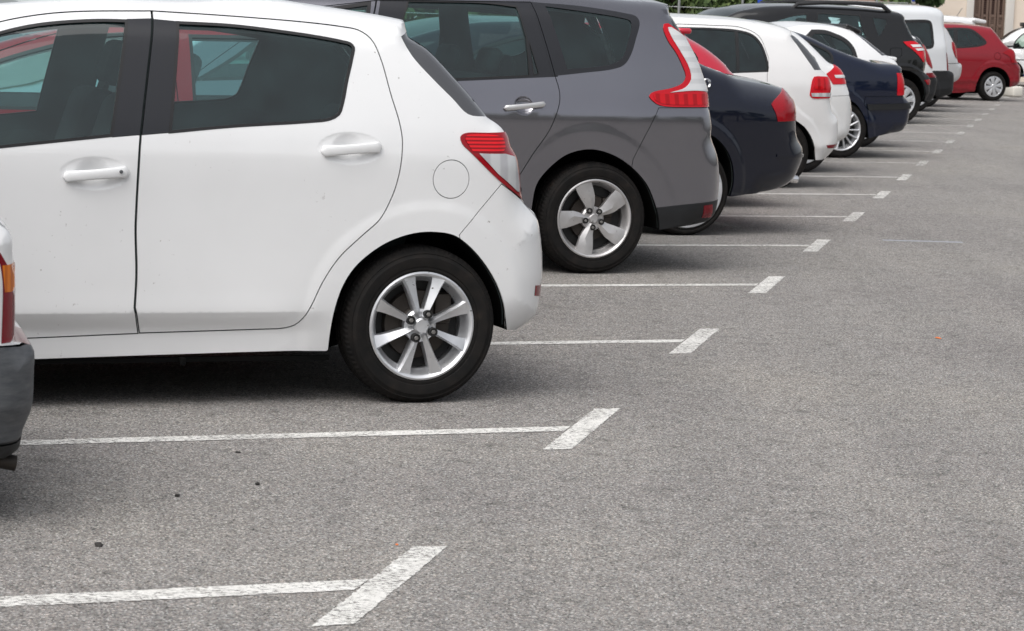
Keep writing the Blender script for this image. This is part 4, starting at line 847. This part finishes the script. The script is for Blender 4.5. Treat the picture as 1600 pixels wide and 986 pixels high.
def white_spoiler_car():
    def regs(c):
        c.window([m(-1.0, 1.02), '|', m(-1.0, 1.42), (1490, 34.8), (1505, 36), (1518, 41), m(.0, 1.04), '|'], M['gtint'], .03, None, 'w1')
        c.reg('tail_lamp', M['lampplain'], [m(.42, .8), '|', m(.42, 1.0), '|', m(.9, 1.0), '|', m(.9, .8), '|'], idn='tl', off=.006)
    sil = front(2.5, .8, 1.44, -1.4, .9, 1.0) + [('roof', .14), m(-.9, 1.52), (1473, 24.5), (1494.6, 26), (1508, 27.3), (1519, 30), ('rear_window', .10), (1524, 38), (1532, 50), (1538, 62), ('tailgate', .12), m(.55, 1.02), ('lampzone', .12), m(.62, .95), m(.66, .75), ('rear_bumper', .16), m(.7, .55), m(.68, .40), m(.5, .27)]
    low = [('arch', arc(.0, .31, .36, .26)), ('sill', [m(-.38, .20), m(-2.12, .20)]), ('arch', arc(-2.5, .31, .36, .20))]
    def extra(c):
        a, b = c.at(1519, 30.5), c.at(1536, 34); bm = bmesh.new(); bx(bm, ((a[0]+b[0])/2, 0, (a[2]+b[2])/2), (b[0]-a[0]+.05, 2*(c.hw-.20), .07), .025, 3, rotm('Y', .15)); bm_obj('roof_spoiler', bm, M['white'], c.root)
        bm = bmesh.new(); q = c.at(1513, 29); tube(bm, [(q[0], 0, q[2]), (q[0]+.16, 0, q[2]+.22)], .006, 6); bm_obj('roof_aerial', bm, M['plastic'], c.root)
    return simple('hatchback_car', 'white car whose roof and tail spoiler rise behind the dark red hatchback', bay(18.3, -1.45), .86, profile(1.52, 1.02, .20, .38), sil, low, regs, M['white'], caps(M['white']), ('plain', .31, .21, .19), (0, -2.5), cabin=(-1.2, -.3, .45, 1.35, True, -2.1), extra=extra, **FAR)

def white_stripe_car():
    def regs(c):
        c.window([(1583, 76.5), '|', (1585, 66), (1592, 57), (1600, 51.5), (1640, 43), (1668, 43), '|', (1668, 75.5), '|'], M['glass'], .03, None, 'w1')
        c.window([(1675, 43), '|', (1715, 45), (1735, 60), (1740, 74), '|', (1675, 75.5), '|'], M['glass'], .03, None, 'w2')
        c.reg('side_stripe', mat('blue_stripe', (.02, .05, .30), .3), [(1500, 116.5), '|', (1800, 114), '|', (1800, 116.8), '|', (1500, 119.5), '|'], idn='st', off=.004)
        c.reg('rubbing_strip', M['trim'], [(1500, 93.2), '|', (1800, 91), '|', (1800, 92.4), '|', (1500, 94.6), '|'], idn='rs', off=.005)
    sil = [('front_bumper', .2), m(-3.25, .25), m(-3.38, .40), m(-3.40, .55), m(-3.35, .68), ('bonnet', .18), m(-3.2, .82), m(-2.8, .92), m(-2.25, 1.0), '|', ('windscreen', .10), (1562, 70), (1576, 55.5), (1589.4, 47.5), ('roof', .14), (1603, 43), (1640, 36), (1690, 34), ('rear_window', .10), (1735, 42), (1760, 66), ('tailgate', .12), (1768, 80), ('rear_bumper', .16), (1774, 100), (1774, 118), (1765, 131)]
    low = [('arch', arc(.0, .31, .36, .27)), ('sill', [m(-.38, .25), m(-2.14, .25)]), ('arch', arc(-2.5, .31, .36, .25))]
    def extra(c):
        a = c.at(1600, 42); bm = bmesh.new(); bx(bm, (a[0]+.02, 0, a[2]+.06), (.10, .9, .10), .02); bm_obj('roof_bar', bm, M['plastic'], c.root)
    o = ground(1735, 145); 
    return simple('patrol_car', 'white car with a blue side stripe cut off by the right edge', (1735, 141), .85, profile(1.47, 1.0, .22, .38), sil, low, regs, M['white'], caps(M['white']), ('cover', .30, .20, .19), (0, -2.5), cabin=(-1.3, -.3, .45, 1.35, True, -2.1), extra=extra, phi=-.12, group=None, **FAR)

def old_white_car():
    def regs(c):
        tl = c.reg('tail_lamp', M['lampdark'], [(-30, 390), '|', (0, 395), '|', (13, 418), '|', (60, 418), '|', (60, 535), '|', (2, 537), '|', (4, 440), (0, 412), '|', (-30, 404), '|'], idn='tl', off=.0015)
        c.reg('amber_lens', M['orange'], [(3, 415), '|', (40, 413), '|', (40, 455.5), '|', (7, 457), '|'], parent=tl, idn='tlo', off=.002)
        c.reg('rear_bumper', M['gplastic'], [(-60, 536), '|', (30, 538), '|', (120, 534), '|', (120, 690), '|', (-80, 705), '|'], gap=.006, merge=True, idn='rb')
        c.reg('bumper_skirt', M['dplastic'], [(-90, 700), '|', (120, 684), '|', (120, 790), '|', (-90, 790), '|'], idn='rs')
        c.window([m(-1.0, .95), '|', m(-1.0, 1.28), m(-.3, 1.25), m(-.1, .97), '|'], M['glass'], .02, None, 'w1')
        c.window([m(-1.08, .95), '|', m(-1.05, 1.28), m(-1.3, 1.24), m(-1.95, .94), '|'], M['glass'], .02, None, 'w2')
    sil = front(2.42, .7, 1.36, -1.3, .86, .95) + [('roof', .12), m(-.9, 1.38), m(-.25, 1.35), ('rear_window', .09), m(-.02, 1.2), ('tailgate', .10), (-25, 337), (0, 349), (14, 359), (20, 372), (20, 392), ('lampzone', .10), (22, 412), (23, 460), (22, 534), '|', ('rear_bumper', .12), (47, 538), (53, 548), (53, 578), (48, 640), (36, 668), (28, 700), (4, 716)]
    low = [('arch', arc(.0, .30, .35, .26)), ('sill', [m(-.37, .20), m(-2.05, .20)]), ('arch', arc(-2.42, .30, .35, .20))]
    def extra(c):
        p = c.plane(8, 722, -(c.hw-.25)); bm = bmesh.new(); y = -(c.hw-.25); tube(bm, [(p[0]-.3, y, p[1]+.02), (p[0]-.04, y, p[1]+.008), (p[0]+.03, y, p[1]-.004)], [.018, .020, .024], 14); bm_obj('tailpipe', bm, M['disc'], c.root)
    return simple('hatchback_car', 'old white car at the left edge with grey plastic bumper and amber-banded lamp', bay(.36, -2.02), .80, profile(1.38, .95, .20, .36), sil, low, regs, M['white'], caps(M['white'], None, M['gplastic']), ('plain', .285, .19, .165), (0, -2.42), cabin=(-1.2, -.3, .42, 1.3, True, -2.1), extra=extra, phi=.357, h=.03, grid=.06, flare=.008)

EXPOSURE = 0.54
CARS = (white_hatch, grey_mpv, navy_saloon, red_fastback, white_golf, white_hatch_strip, navy_liftback, white_coupe, black_suv, white_red_lamp, white_van, silver_hatch, dark_red_hatch, white_spoiler_car, white_stripe_car, old_white_car, red_hatch_near)

# ------------------------------------------------------------------ ground and paint
def asphalt_mat():
    m_ = mat('asphalt', (.15, .148, .145), .9, spec=.3); co = objco(m_); b = bsdf(m_)
    v = nd(m_, 'ShaderNodeTexVoronoi'); v.inputs['Scale'].default_value = 200; lk(m_, co, v.inputs['Vector'])
    sx = nd(m_, 'ShaderNodeSeparateColor'); lk(m_, v.outputs['Color'], sx.inputs[0])
    st = ramp(m_, sx.outputs[0], [(0., (.045, .044, .044)), (.15, (.130, .125, .119)), (.5, (.240, .230, .218)), (.86, (.32, .305, .287)), (1., (.58, .56, .53))])
    n0 = noise(m_, 95, 6, .7, co); rn = ramp(m_, n0.outputs['Fac'], [(.30, (.60,)*3), (.5, (1.,)*3), (.72, (1.32,)*3)])
    n1 = noise(m_, .55, 5, .6, co); r1 = ramp(m_, n1.outputs['Fac'], [(.32, (.90, .89, .90)), (.5, (1., 1., 1.)), (.7, (1.09, 1.08, 1.05))])
    n2 = noise(m_, 9, 5, .65, co); r2 = ramp(m_, n2.outputs['Fac'], [(.30, (.66,)*3), (.44, (.97,)*3), (.55, (1.,)*3), (.75, (1.09,)*3)])
    mpp = nd(m_, 'ShaderNodeMapping'); mpp.inputs['Rotation'].default_value = (0, 0, .22394); mpp.inputs['Scale'].default_value = (1.3, .07, 1); lk(m_, co, mpp.inputs['Vector'])
    n6 = noise(m_, 1.6, 4, .55, mpp.outputs[0]); r6 = ramp(m_, n6.outputs['Fac'], [(.34, (.94,)*3), (.5, (1.,)*3), (.66, (1.06, 1.055, 1.045))])      # traffic streaks along the lane
    n7 = noise(m_, 27, 4, .7, co); r7 = ramp(m_, n7.outputs['Fac'], [(.28, (.55,)*3), (.37, (1.,)*3)])      # pits
    # warm and cool stone tints
    hs = nd(m_, 'ShaderNodeMix', data_type='RGBA', blend_type='MULTIPLY'); hs.inputs['Factor'].default_value = .75
    tn = ramp(m_, sx.outputs[1], [(0., (1.09, .98, .93)), (.45, (1, 1, 1)), (1., (.93, .99, 1.05))]); lk(m_, st.outputs[0], hs.inputs['A']); lk(m_, tn.outputs[0], hs.inputs['B'])
    cur = hs.outputs['Result']
    for r in (rn, r1, r2, r6, r7):
        mx = nd(m_, 'ShaderNodeMix', data_type='RGBA', blend_type='MULTIPLY'); mx.inputs['Factor'].default_value = 1; lk(m_, cur, mx.inputs['A']); lk(m_, r.outputs[0], mx.inputs['B']); cur = mx.outputs['Result']
    # oil spots
    n3 = noise(m_, 1.7, 4, .6, co); r3 = ramp(m_, n3.outputs['Fac'], [(.66, (1, 1, 1)), (.76, (.66, .65, .65))])
    mx = nd(m_, 'ShaderNodeMix', data_type='RGBA', blend_type='MULTIPLY'); mx.inputs['Factor'].default_value = 1; lk(m_, cur, mx.inputs['A']); lk(m_, r3.outputs[0], mx.inputs['B']); cur = mx.outputs['Result']
    lk(m_, cur, b.inputs['Base Color'])
    ad = nd(m_, 'ShaderNodeMath', operation='ADD'); lk(m_, v.outputs['Distance'], ad.inputs[0]); lk(m_, n0.outputs['Fac'], ad.inputs[1])
    bp = nd(m_, 'ShaderNodeBump'); bp.inputs['Strength'].default_value = .55; bp.inputs['Distance'].default_value = .003; lk(m_, ad.outputs[0], bp.inputs['Height']); lk(m_, bp.outputs[0], b.inputs['Normal'])
    return m_
def line_paint(wear=0., br=1.):
    m_ = mat('line_paint', (.70, .69, .66), .7, spec=.3); co = objco(m_); b = bsdf(m_); nt = m_.node_tree
    n1 = noise(m_, 16, 4, .6, co); r1 = ramp(m_, n1.outputs['Fac'], [(.3, (.60*br, .59*br, .56*br)), (.6, (.74*br, .73*br, .70*br))]); lk(m_, r1.outputs[0], b.inputs['Base Color'])
    mp = nd(m_, 'ShaderNodeMapping'); mp.inputs['Rotation'].default_value = (0, 0, -.22); mp.inputs['Scale'].default_value = (.8, 1.7, 1); lk(m_, co, mp.inputs['Vector'])
    n2 = noise(m_, 62, 5, .7, mp.outputs[0]); n3 = noise(m_, 4, 3, .6, co)
    a = nd(m_, 'ShaderNodeMath', operation='MULTIPLY_ADD'); a.inputs[1].default_value = .30; lk(m_, n3.outputs['Fac'], a.inputs[0]); lk(m_, n2.outputs['Fac'], a.inputs[2])
    r2 = ramp(m_, a.outputs[0], [(.668-wear, (1, 1, 1)), (.745-wear, (.08,)*3)])
    vo = nd(m_, 'ShaderNodeTexVoronoi', feature='DISTANCE_TO_EDGE'); vo.inputs['Scale'].default_value = 7; 
    nw = noise(m_, 9, 3, .6, co); va = nd(m_, 'ShaderNodeVectorMath', operation='MULTIPLY_ADD'); va.inputs[1].default_value = (.25,)*3; lk(m_, nw.outputs['Color'], va.inputs[0]); lk(m_, mp.outputs[0], va.inputs[2]); lk(m_, va.outputs[0], vo.inputs['Vector'])
    cr = ramp(m_, vo.outputs['Distance'], [(.004, (.25,)*3), (.014, (1, 1, 1))])
    mu = nd(m_, 'ShaderNodeMath', operation='MULTIPLY'); lk(m_, r2.outputs[0], mu.inputs[0]); lk(m_, cr.outputs[0], mu.inputs[1])
    tr = nd(m_, 'ShaderNodeBsdfTransparent'); ms = nd(m_, 'ShaderNodeMixShader'); lk(m_, mu.outputs[0], ms.inputs[0]); lk(m_, tr.outputs[0], ms.inputs[1]); lk(m_, b.outputs[0], ms.inputs[2])
    lk(m_, ms.outputs[0], nt.nodes['Material Output'].inputs[0]); return m_
M['asphalt'] = asphalt_mat(); M['line'] = line_paint(); M['line2'] = line_paint(.015, .92); M['line3'] = line_paint(.05, .8)
me = bpy.data.meshes.new('ground'); me.from_pydata([(-220, -120, 0), (220, -120, 0), (220, 320, 0), (-220, 320, 0)], [], [(0, 1, 2, 3)])
tag(link('ground', me, M['asphalt']), 'worn grey asphalt of the car park', None, None, 'structure')
def ragged(P, q, n, amp):
    P, q = np.array(P), np.array(q); d = (q-P)/np.linalg.norm(q-P); nn = np.array([-d[1], d[0], 0])
    return [tuple(P+(q-P)*i/n+nn*rng.normal()*amp*.6) for i in range(n)]
for k in range(-1, 19):
    vs = []; fs = []
    bar = [(-.180, -.050), (-.180, .060), (.182, .050), (.186, -.058)]
    B = [bay(k+a, e)+np.array([0, 0, .0025]) for a, e in bar]
    pts = ragged(B[0], B[1], 12, .004)+ragged(B[1], B[2], 90, .0035)+ragged(B[2], B[3], 12, .004)+ragged(B[3], B[0], 90, .0035)
    fs.append(list(range(len(pts)))); vs += pts
    wv = .0245 if k < 1 else .021
    Ln = [bay(k-wv, -5.0), bay(k-wv, -.062), bay(k+wv, -.062), bay(k+wv, -5.0)]; Ln = [p+np.array([0, 0, .0025]) for p in Ln]
    pts = ragged(Ln[0], Ln[1], 320, .0035)+ragged(Ln[1], Ln[2], 6, .002)+ragged(Ln[2], Ln[3], 320, .0035)+ragged(Ln[3], Ln[0], 4, .002)
    fs.append(list(range(len(vs), len(vs)+len(pts)))); vs += pts
    me = bpy.data.meshes.new('bay_marking'); me.from_pydata([tuple(map(float, v)) for v in vs], [], fs)
    tag(link('bay_marking', me, M['line' if k < 4 else 'line2' if k < 8 else 'line3']), 'white T-shaped paint line between two parking bays', None, None, 'structure')

me = bpy.data.meshes.new('faded_marking'); A, B_ = ground(1378, 375.5), ground(1505, 379)
A, B_ = A+[0, 0, .002], B_+[0, 0, .002]; d_ = (B_-A)/np.linalg.norm(B_-A); n_ = np.array([-d_[1], d_[0], 0]); w_ = .045
pts = ragged(A-n_*w_, B_-n_*w_, 60, .012)+ragged(B_+n_*w_, A+n_*w_, 60, .012); me.from_pydata([tuple(map(float, v)) for v in pts], [], [list(range(len(pts)))])
M['faded'] = mat('faded_paint', (.30, .315, .34), .8); tag(link('faded_marking', me, M['faded']), 'faint bluish worn paint streak across the lane', None, None, 'structure')
M['stone'] = mat('dark_stone', (.03, .028, .026), .8); M['scrap'] = mat('orange_scrap', (.75, .20, .05), .6)
def chip(name, label, u, v, s, mt):
    p = ground(u, v); bm = bmesh.new(); bmesh.ops.create_icosphere(bm, subdivisions=2, radius=1)
    for vv in bm.verts: vv.co = vv.co*(1+random.uniform(-.25, .25))
    bmesh.ops.scale(bm, vec=s, verts=bm.verts); o = bm_obj(name, bm, mt, None, 25); o.location = (p[0], p[1], s[2]*.7); o.rotation_euler = (0, 0, random.uniform(0, 3))
    tag(o, label, 'pebble' if mt is M['stone'] else 'litter', 'small dark bits lying on the asphalt' if mt is M['stone'] else None)
chip('pebble', 'dark pebble on bare asphalt left of the nearest painted bar, largest of the bits', 154, 854, (.014, .010, .008), M['stone'])
chip('pebble', 'dark pebble on asphalt midway between the two nearest white lines, left of another', 277, 776, (.009, .008, .006), M['stone'])
chip('pebble', 'dark pebble on asphalt midway between the two nearest white lines, right of another', 402, 758, (.008, .007, .006), M['stone'])
chip('twig', 'small flat brown fragment just below the second white line', 372, 708, (.012, .004, .004), M['stone'])
chip('litter', 'orange scrap on the open lane right of the parked cars', 1466, 529, (.020, .008, .004), M['scrap'])
chip('litter', 'tiny orange speck beside the nearest painted T bar', 620, 852, (.005, .004, .003), M['scrap'])

# ------------------------------------------------------------------ trees, fence, building
M['leaf'] = mat('leaf', (.05, .09, .03), .6)
def leaf_mat():
    m_ = M['leaf']; co = objco(m_); n = noise(m_, 1.6, 4, .6, co); r = ramp(m_, n.outputs['Fac'], [(.3, (.040, .070, .028)), (.5, (.080, .130, .042)), (.7, (.17, .22, .075))]); lk(m_, r.outputs[0], bsdf(m_).inputs['Base Color'])
leaf_mat()
M['bark'] = mat('bark', (.09, .07, .055), .9)
def tree_mesh(seed, h, w, nleaf, leaf, zlow):
    g = np.random.default_rng(seed); cl = []
    for _ in range(26):
        a = g.uniform(0, 2*PI); r = w*math.sqrt(g.uniform(0, 1))*.8; z = zlow+(h-zlow)*g.uniform(.05, 1); f = 1-.5*max(0, (z-zlow)/(h-zlow)-.5); cl.append((r*math.cos(a)*f, r*math.sin(a)*f, z, g.uniform(.3, .7)*w*.55))
    cl = np.array(cl); i = g.integers(0, len(cl), nleaf); d = g.normal(size=(nleaf, 3)); d /= np.linalg.norm(d, axis=1)[:, None]; rr = cl[i, 3]*g.uniform(.3, 1, nleaf)**.5
    c = cl[i, :3]+d*rr[:, None]*[1, 1, .8]; c[:, 2] = np.maximum(c[:, 2], .15)
    t = g.normal(size=(nleaf, 3)); t /= np.linalg.norm(t, axis=1)[:, None]; b = np.cross(t, g.normal(size=(nleaf, 3))); b /= np.linalg.norm(b, axis=1)[:, None]
    s = leaf*g.uniform(.6, 1.3, nleaf)[:, None]; V = np.stack([c-t*s, c+b*s*.45, c+t*s, c-b*s*.45], 1).reshape(-1, 3)
    me = bpy.data.meshes.new('crown'); me.from_pydata(V.tolist(), [], [(4*k, 4*k+1, 4*k+2, 4*k+3) for k in range(nleaf)]); me.materials.append(M['leaf'])
    bm = bmesh.new(); tube(bm, [(0, 0, 0), (.05, .02, h*.3), (-.04, .03, h*.6), (0, 0, h*.85)], [w*.075, w*.06, w*.04, w*.015], 8)
    for _ in range(6):
        q = cl[g.integers(0, len(cl))]; tube(bm, [(0, .02, zlow+h*.05), (q[0]*.5, q[1]*.5, q[2]*.7+.2), (q[0], q[1], q[2])], [w*.03, w*.02, w*.008], 6)
    return me, bm
def tree(loc, mesh, label, group, sc_=1., rz=0., name='tree', cat='tree'):
    o = empty(name, loc, rz); tag(o, label, cat, group); o.scale = (sc_,)*3
    link('crown', mesh[0], M['leaf'], o); link('trunk', mesh[1], M['bark'], o); return o
def tm(*a):
    me_, bm = tree_mesh(*a); tk = bpy.data.meshes.new('trunk'); bm.to_mesh(tk); bm.free(); return me_, tk
ta = tm(3, 4.2, 1.9, 6500, .11, .3); tb = tm(5, 4.6, 2.1, 6500, .12, .4); tcx = tm(9, 9., 3.4, 6000, .22, 2.)
X0 = 62.
for k in range(28):
    u = 860+(k-13)*36 if k >= 18 else -960+k*112
    x = (u-800)/F*X0; tree((x, X0+random.uniform(-.8, .8), 0), (ta, tb)[k % 2], 'dense dark green bush in the row behind the wire fence', 'bushes behind the wire fence', random.uniform(.9, 1.15), random.uniform(0, 6), 'bush', 'bush')
for k, (x, y) in enumerate([(26, -22), (36, -12), (15, -30), (4, -33), (46, -1), (-9, -34), (31, -17), (21, -26), (41, -6), (10, -32), (50, 6), (-3, -34)]):  # unseen trees; row thickened to darken the horizon in car paint reflections
    tree((x, y, 0), tcx, 'tall unseen tree behind the photographer, added for reflections in the car paint', 'unseen trees added behind the photographer for paint reflections', random.uniform(.8, 1.2), random.uniform(0, 6))
M['galv'] = mat('galvanised', (.34, .35, .35), .5, .6); M['bluep'] = mat('blue_paint', (.012, .06, .42), .45)
f = empty('wire_fence', (0, 56, 0)); tag(f, 'grey wire fence on thin posts before the bushes', 'fence')
bm = bmesh.new()
for z in (1.92, 2.05, 2.3, 1.65, 1.3, .9, .5): tube(bm, [(-26, 0, z), (8.55, 0, z)], .008, 5)
bm_obj('wire', bm, M['galv'], f)
for x in [-26+4.41*k for k in range(8)]+[(1041-800)/F*56, (1347-800)/F*56]:
    bm = bmesh.new(); tube(bm, [(x, 0, 0), (x, 0, 2.5)], .028, 10); bm_obj('post', bm, M['galv'], f)
p = ground(1163, 148); d = (1166-800)/F*55
bm = bmesh.new(); tube(bm, [(0, 0, 0), (0, 0, 3.4)], .052, 16); tube(bm, [(0, 0, 0), (0, 0, .03)], .12, 16); bx(bm, (0, 0, 3.42), (.12, .12, .05), .01)
o = bm_obj('blue_post', bm, M['bluep']); o.location = (d, 55, 0); tag(o, 'slim bright blue post in front of the green bushes', 'post')

M['plaster'] = mat('ochre_plaster', (.60, .46, .33), .9)
def plast():
    m_ = M['plaster']; co = objco(m_); n = noise(m_, 1.3, 5, .6, co); r = ramp(m_, n.outputs['Fac'], [(.3, (.72, .61, .51)), (.7, (.79, .69, .59))]); lk(m_, r.outputs[0], bsdf(m_).inputs['Base Color'])
plast()
M['stonew'] = mat('pale_surround', (.66, .63, .59), .85); M['wood'] = mat('brown_shutter', (.15, .098, .075), .65); M['woodd'] = mat('dark_shutter_gap', (.06, .022, .022), .8)
YB = 68.; KB = YB/F
def bxu(u): return (u-800)*KB
def bz(v, u=1500): d_ = ray(u, v); return H+d_[2]/d_[1]*YB
B = empty('building', (bxu(1390), YB, 0)); tag(B, 'pale ochre plaster building with brown louvred shutters in a stone surround', 'building')
ox = bxu(1390)
xl, xr_ = bxu(1497)-ox, bxu(1546.5)-ox; sl, sr = bxu(1486)-ox, bxu(1559.5)-ox; zb, zt = .62, 3.3
bm = bmesh.new()
for a, b_, z0, z1 in ((0, xl, 0, 7.), (xr_, 16, 0, 7.), (xl, xr_, 0, zb), (xl, xr_, zt, 7.)): bx(bm, ((a+b_)/2, .15, (z0+z1)/2), (b_-a, .30, z1-z0))
bx(bm, (8, 4, 3.5), (15.9, 7.4, 6.9)); bm_obj('wall', bm, M['plaster'], B)
fr = None
bm = bmesh.new(); bx(bm, ((sl+xl)/2, -.03, (zb+zt)/2), (xl-sl, .09, zt-zb+.36), .008); bx(bm, ((sr+xr_)/2, -.03, (zb+zt)/2), (sr-xr_, .09, zt-zb+.36), .008); bx(bm, ((xl+xr_)/2, -.04, zt+.09), (xr_-xl, .10, .18), .008); bx(bm, ((xl+xr_)/2, -.06, zb-.06), (xr_-xl+.3, .16, .10), .008)
fr = bm_obj('window_surround', bm, M['stonew'], B)
bm = bmesh.new(); bx(bm, ((xl+xr_)/2, .16, (zb+zt)/2), (xr_-xl, .02, zt-zb)); bm_obj('window', bm, M['woodd'], fr)
w4 = (xr_-xl)/4; zm = bz(24, 1520)
for k in range(4):
    bm = bmesh.new(); x0 = xl+k*w4+.01; x1 = x0+w4-.02
    for xx in (x0+.03, x1-.03): bx(bm, (xx, .085, (zb+zt)/2), (.06, .05, zt-zb-.02), .004)
    for zz in (zb+.05, zb+.85, zt-.05): bx(bm, ((x0+x1)/2, .085, zz), (x1-x0-.12, .045, .09), .004)
    n = int((zt-zb)/.055)
    for q in range(1, n):
        z = zb+q*(zt-zb)/n
        if k > 0 and z > zm+.04: bx(bm, ((x0+x1)/2, .115, z), (x1-x0-.11, .010, .014))
        else: bx(bm, ((x0+x1)/2, .095, z), (x1-x0-.11, .012, .046))
    bx(bm, ((x0+x1)/2, .085, zm), (x1-x0-.12, .045, .07), .004)
    bm_obj('shutter', bm, M['wood'], B)
bm = bmesh.new(); bx(bm, (bxu(1404.5)-ox, -.02, bz(-2, 1404)), (.19, .03, .22), .005); bm_obj('wall_plate', bm, M['stonew'], B)
bm = bmesh.new(); bx(bm, (bxu(1405)-ox, -.045, bz(-1, 1404)+.02), (.15, .02, .12), .004); bm_obj('blue_sign', bm, M['bluep'], B)
bm = bmesh.new(); tube(bm, [(bxu(1430)-ox, -.05, 0), (bxu(1430)-ox, -.05, 6.8)], .035, 8); bm_obj('downpipe', bm, M['galv'], B)
# garden wall between bushes and building
M['brick'] = mat('pink_wall', (.34, .20, .16), .9)
def brickm():
    m_ = M['brick']; co = objco(m_); n = noise(m_, 2.5, 5, .6, co); r = ramp(m_, n.outputs['Fac'], [(.35, (.20, .12, .09)), (.55, (.36, .24, .19)), (.7, (.52, .42, .36))]); lk(m_, r.outputs[0], bsdf(m_).inputs['Base Color'])
brickm()
bm = bmesh.new(); bx(bm, (0, 0, 1.05), (2.0, .25, 2.1), .02); bx(bm, (0, 0, 2.12), (2.1, .33, .07), .015); o = bm_obj('garden_wall', bm, M['brick']); o.location = ((1300-800)/F*60.2, 60.2, 0); tag(o, 'weathered pinkish garden wall in front of the green bushes', 'wall')
# concrete block behind the dark red car
p = ground(1582, 151); bm = bmesh.new(); bx(bm, (0, 0, .115), (.24, .5, .23), .045, 3); M['conc'] = mat('white_concrete', (.66, .64, .58), .85)
o = bm_obj('concrete_block', bm, M['conc']); o.location = (p[0], p[1], 0); o.rotation_euler = (0, 0, .3); tag(o, 'whitewashed concrete block on the ground behind the dark red hatchback', 'concrete block')

# ------------------------------------------------------------------ build the cars
for fn in CARS: fn()

# ------------------------------------------------------------------ light, sky, camera
w = bpy.data.worlds.new('World'); sc.world = w; w.use_nodes = True; nt = w.node_tree; bg = nt.nodes['Background']
sky = nt.nodes.new('ShaderNodeTexSky'); sky.sky_type = 'NISHITA'; sky.sun_disc = False
SE, SA = math.radians(58), math.radians(215)     # sun high behind the photographer's left shoulder
sky.sun_elevation = SE; sky.sun_rotation = SA; sky.air_density = 1.; sky.dust_density = 4.5; sky.ozone_density = 1.
hs = nt.nodes.new('ShaderNodeHueSaturation'); hs.inputs['Saturation'].default_value = .26
nt.links.new(sky.outputs[0], hs.inputs['Color']); nt.links.new(hs.outputs[0], bg.inputs[0]); bg.inputs[1].default_value = .12
L = bpy.data.lights.new('sun', 'SUN'); L.energy = 1.0; L.angle = math.radians(75); L.color = (1, .98, .95)
lo = bpy.data.objects.new('sun', L); C.objects.link(lo)
dirv = Vector((math.sin(SA)*math.cos(SE), math.cos(SA)*math.cos(SE), math.sin(SE)))   # towards the sun
lo.rotation_euler = dirv.to_track_quat('Z', 'Y').to_euler(); lo.location = dirv*50
cam = bpy.data.cameras.new('camera'); co_ = bpy.data.objects.new('camera', cam); C.objects.link(co_); sc.camera = co_
from mathutils import Matrix
Rm = Matrix(((RT[0], UP[0], -FW[0]), (RT[1], UP[1], -FW[1]), (RT[2], UP[2], -FW[2])))
co_.matrix_world = Matrix.Translation(Vector(EYE)) @ Rm.to_4x4()
cam.sensor_width = 36; cam.lens = F/1600*36; cam.clip_end = 1000; cam.clip_start = .1
cam.dof.use_dof = True; cam.dof.focus_distance = 11.5; cam.dof.aperture_fstop = 13
sc.view_settings.view_transform = 'Standard'; sc.view_settings.look = 'None'; sc.view_settings.exposure = EXPOSURE; sc.view_settings.gamma = 1
sc.cycles.use_denoising = True; sc.cycles.max_bounces = 10; sc.cycles.transparent_max_bounces = 24; sc.cycles.diffuse_bounces = 4; sc.cycles.glossy_bounces = 4
sc.cycles.sample_clamp_indirect = 6
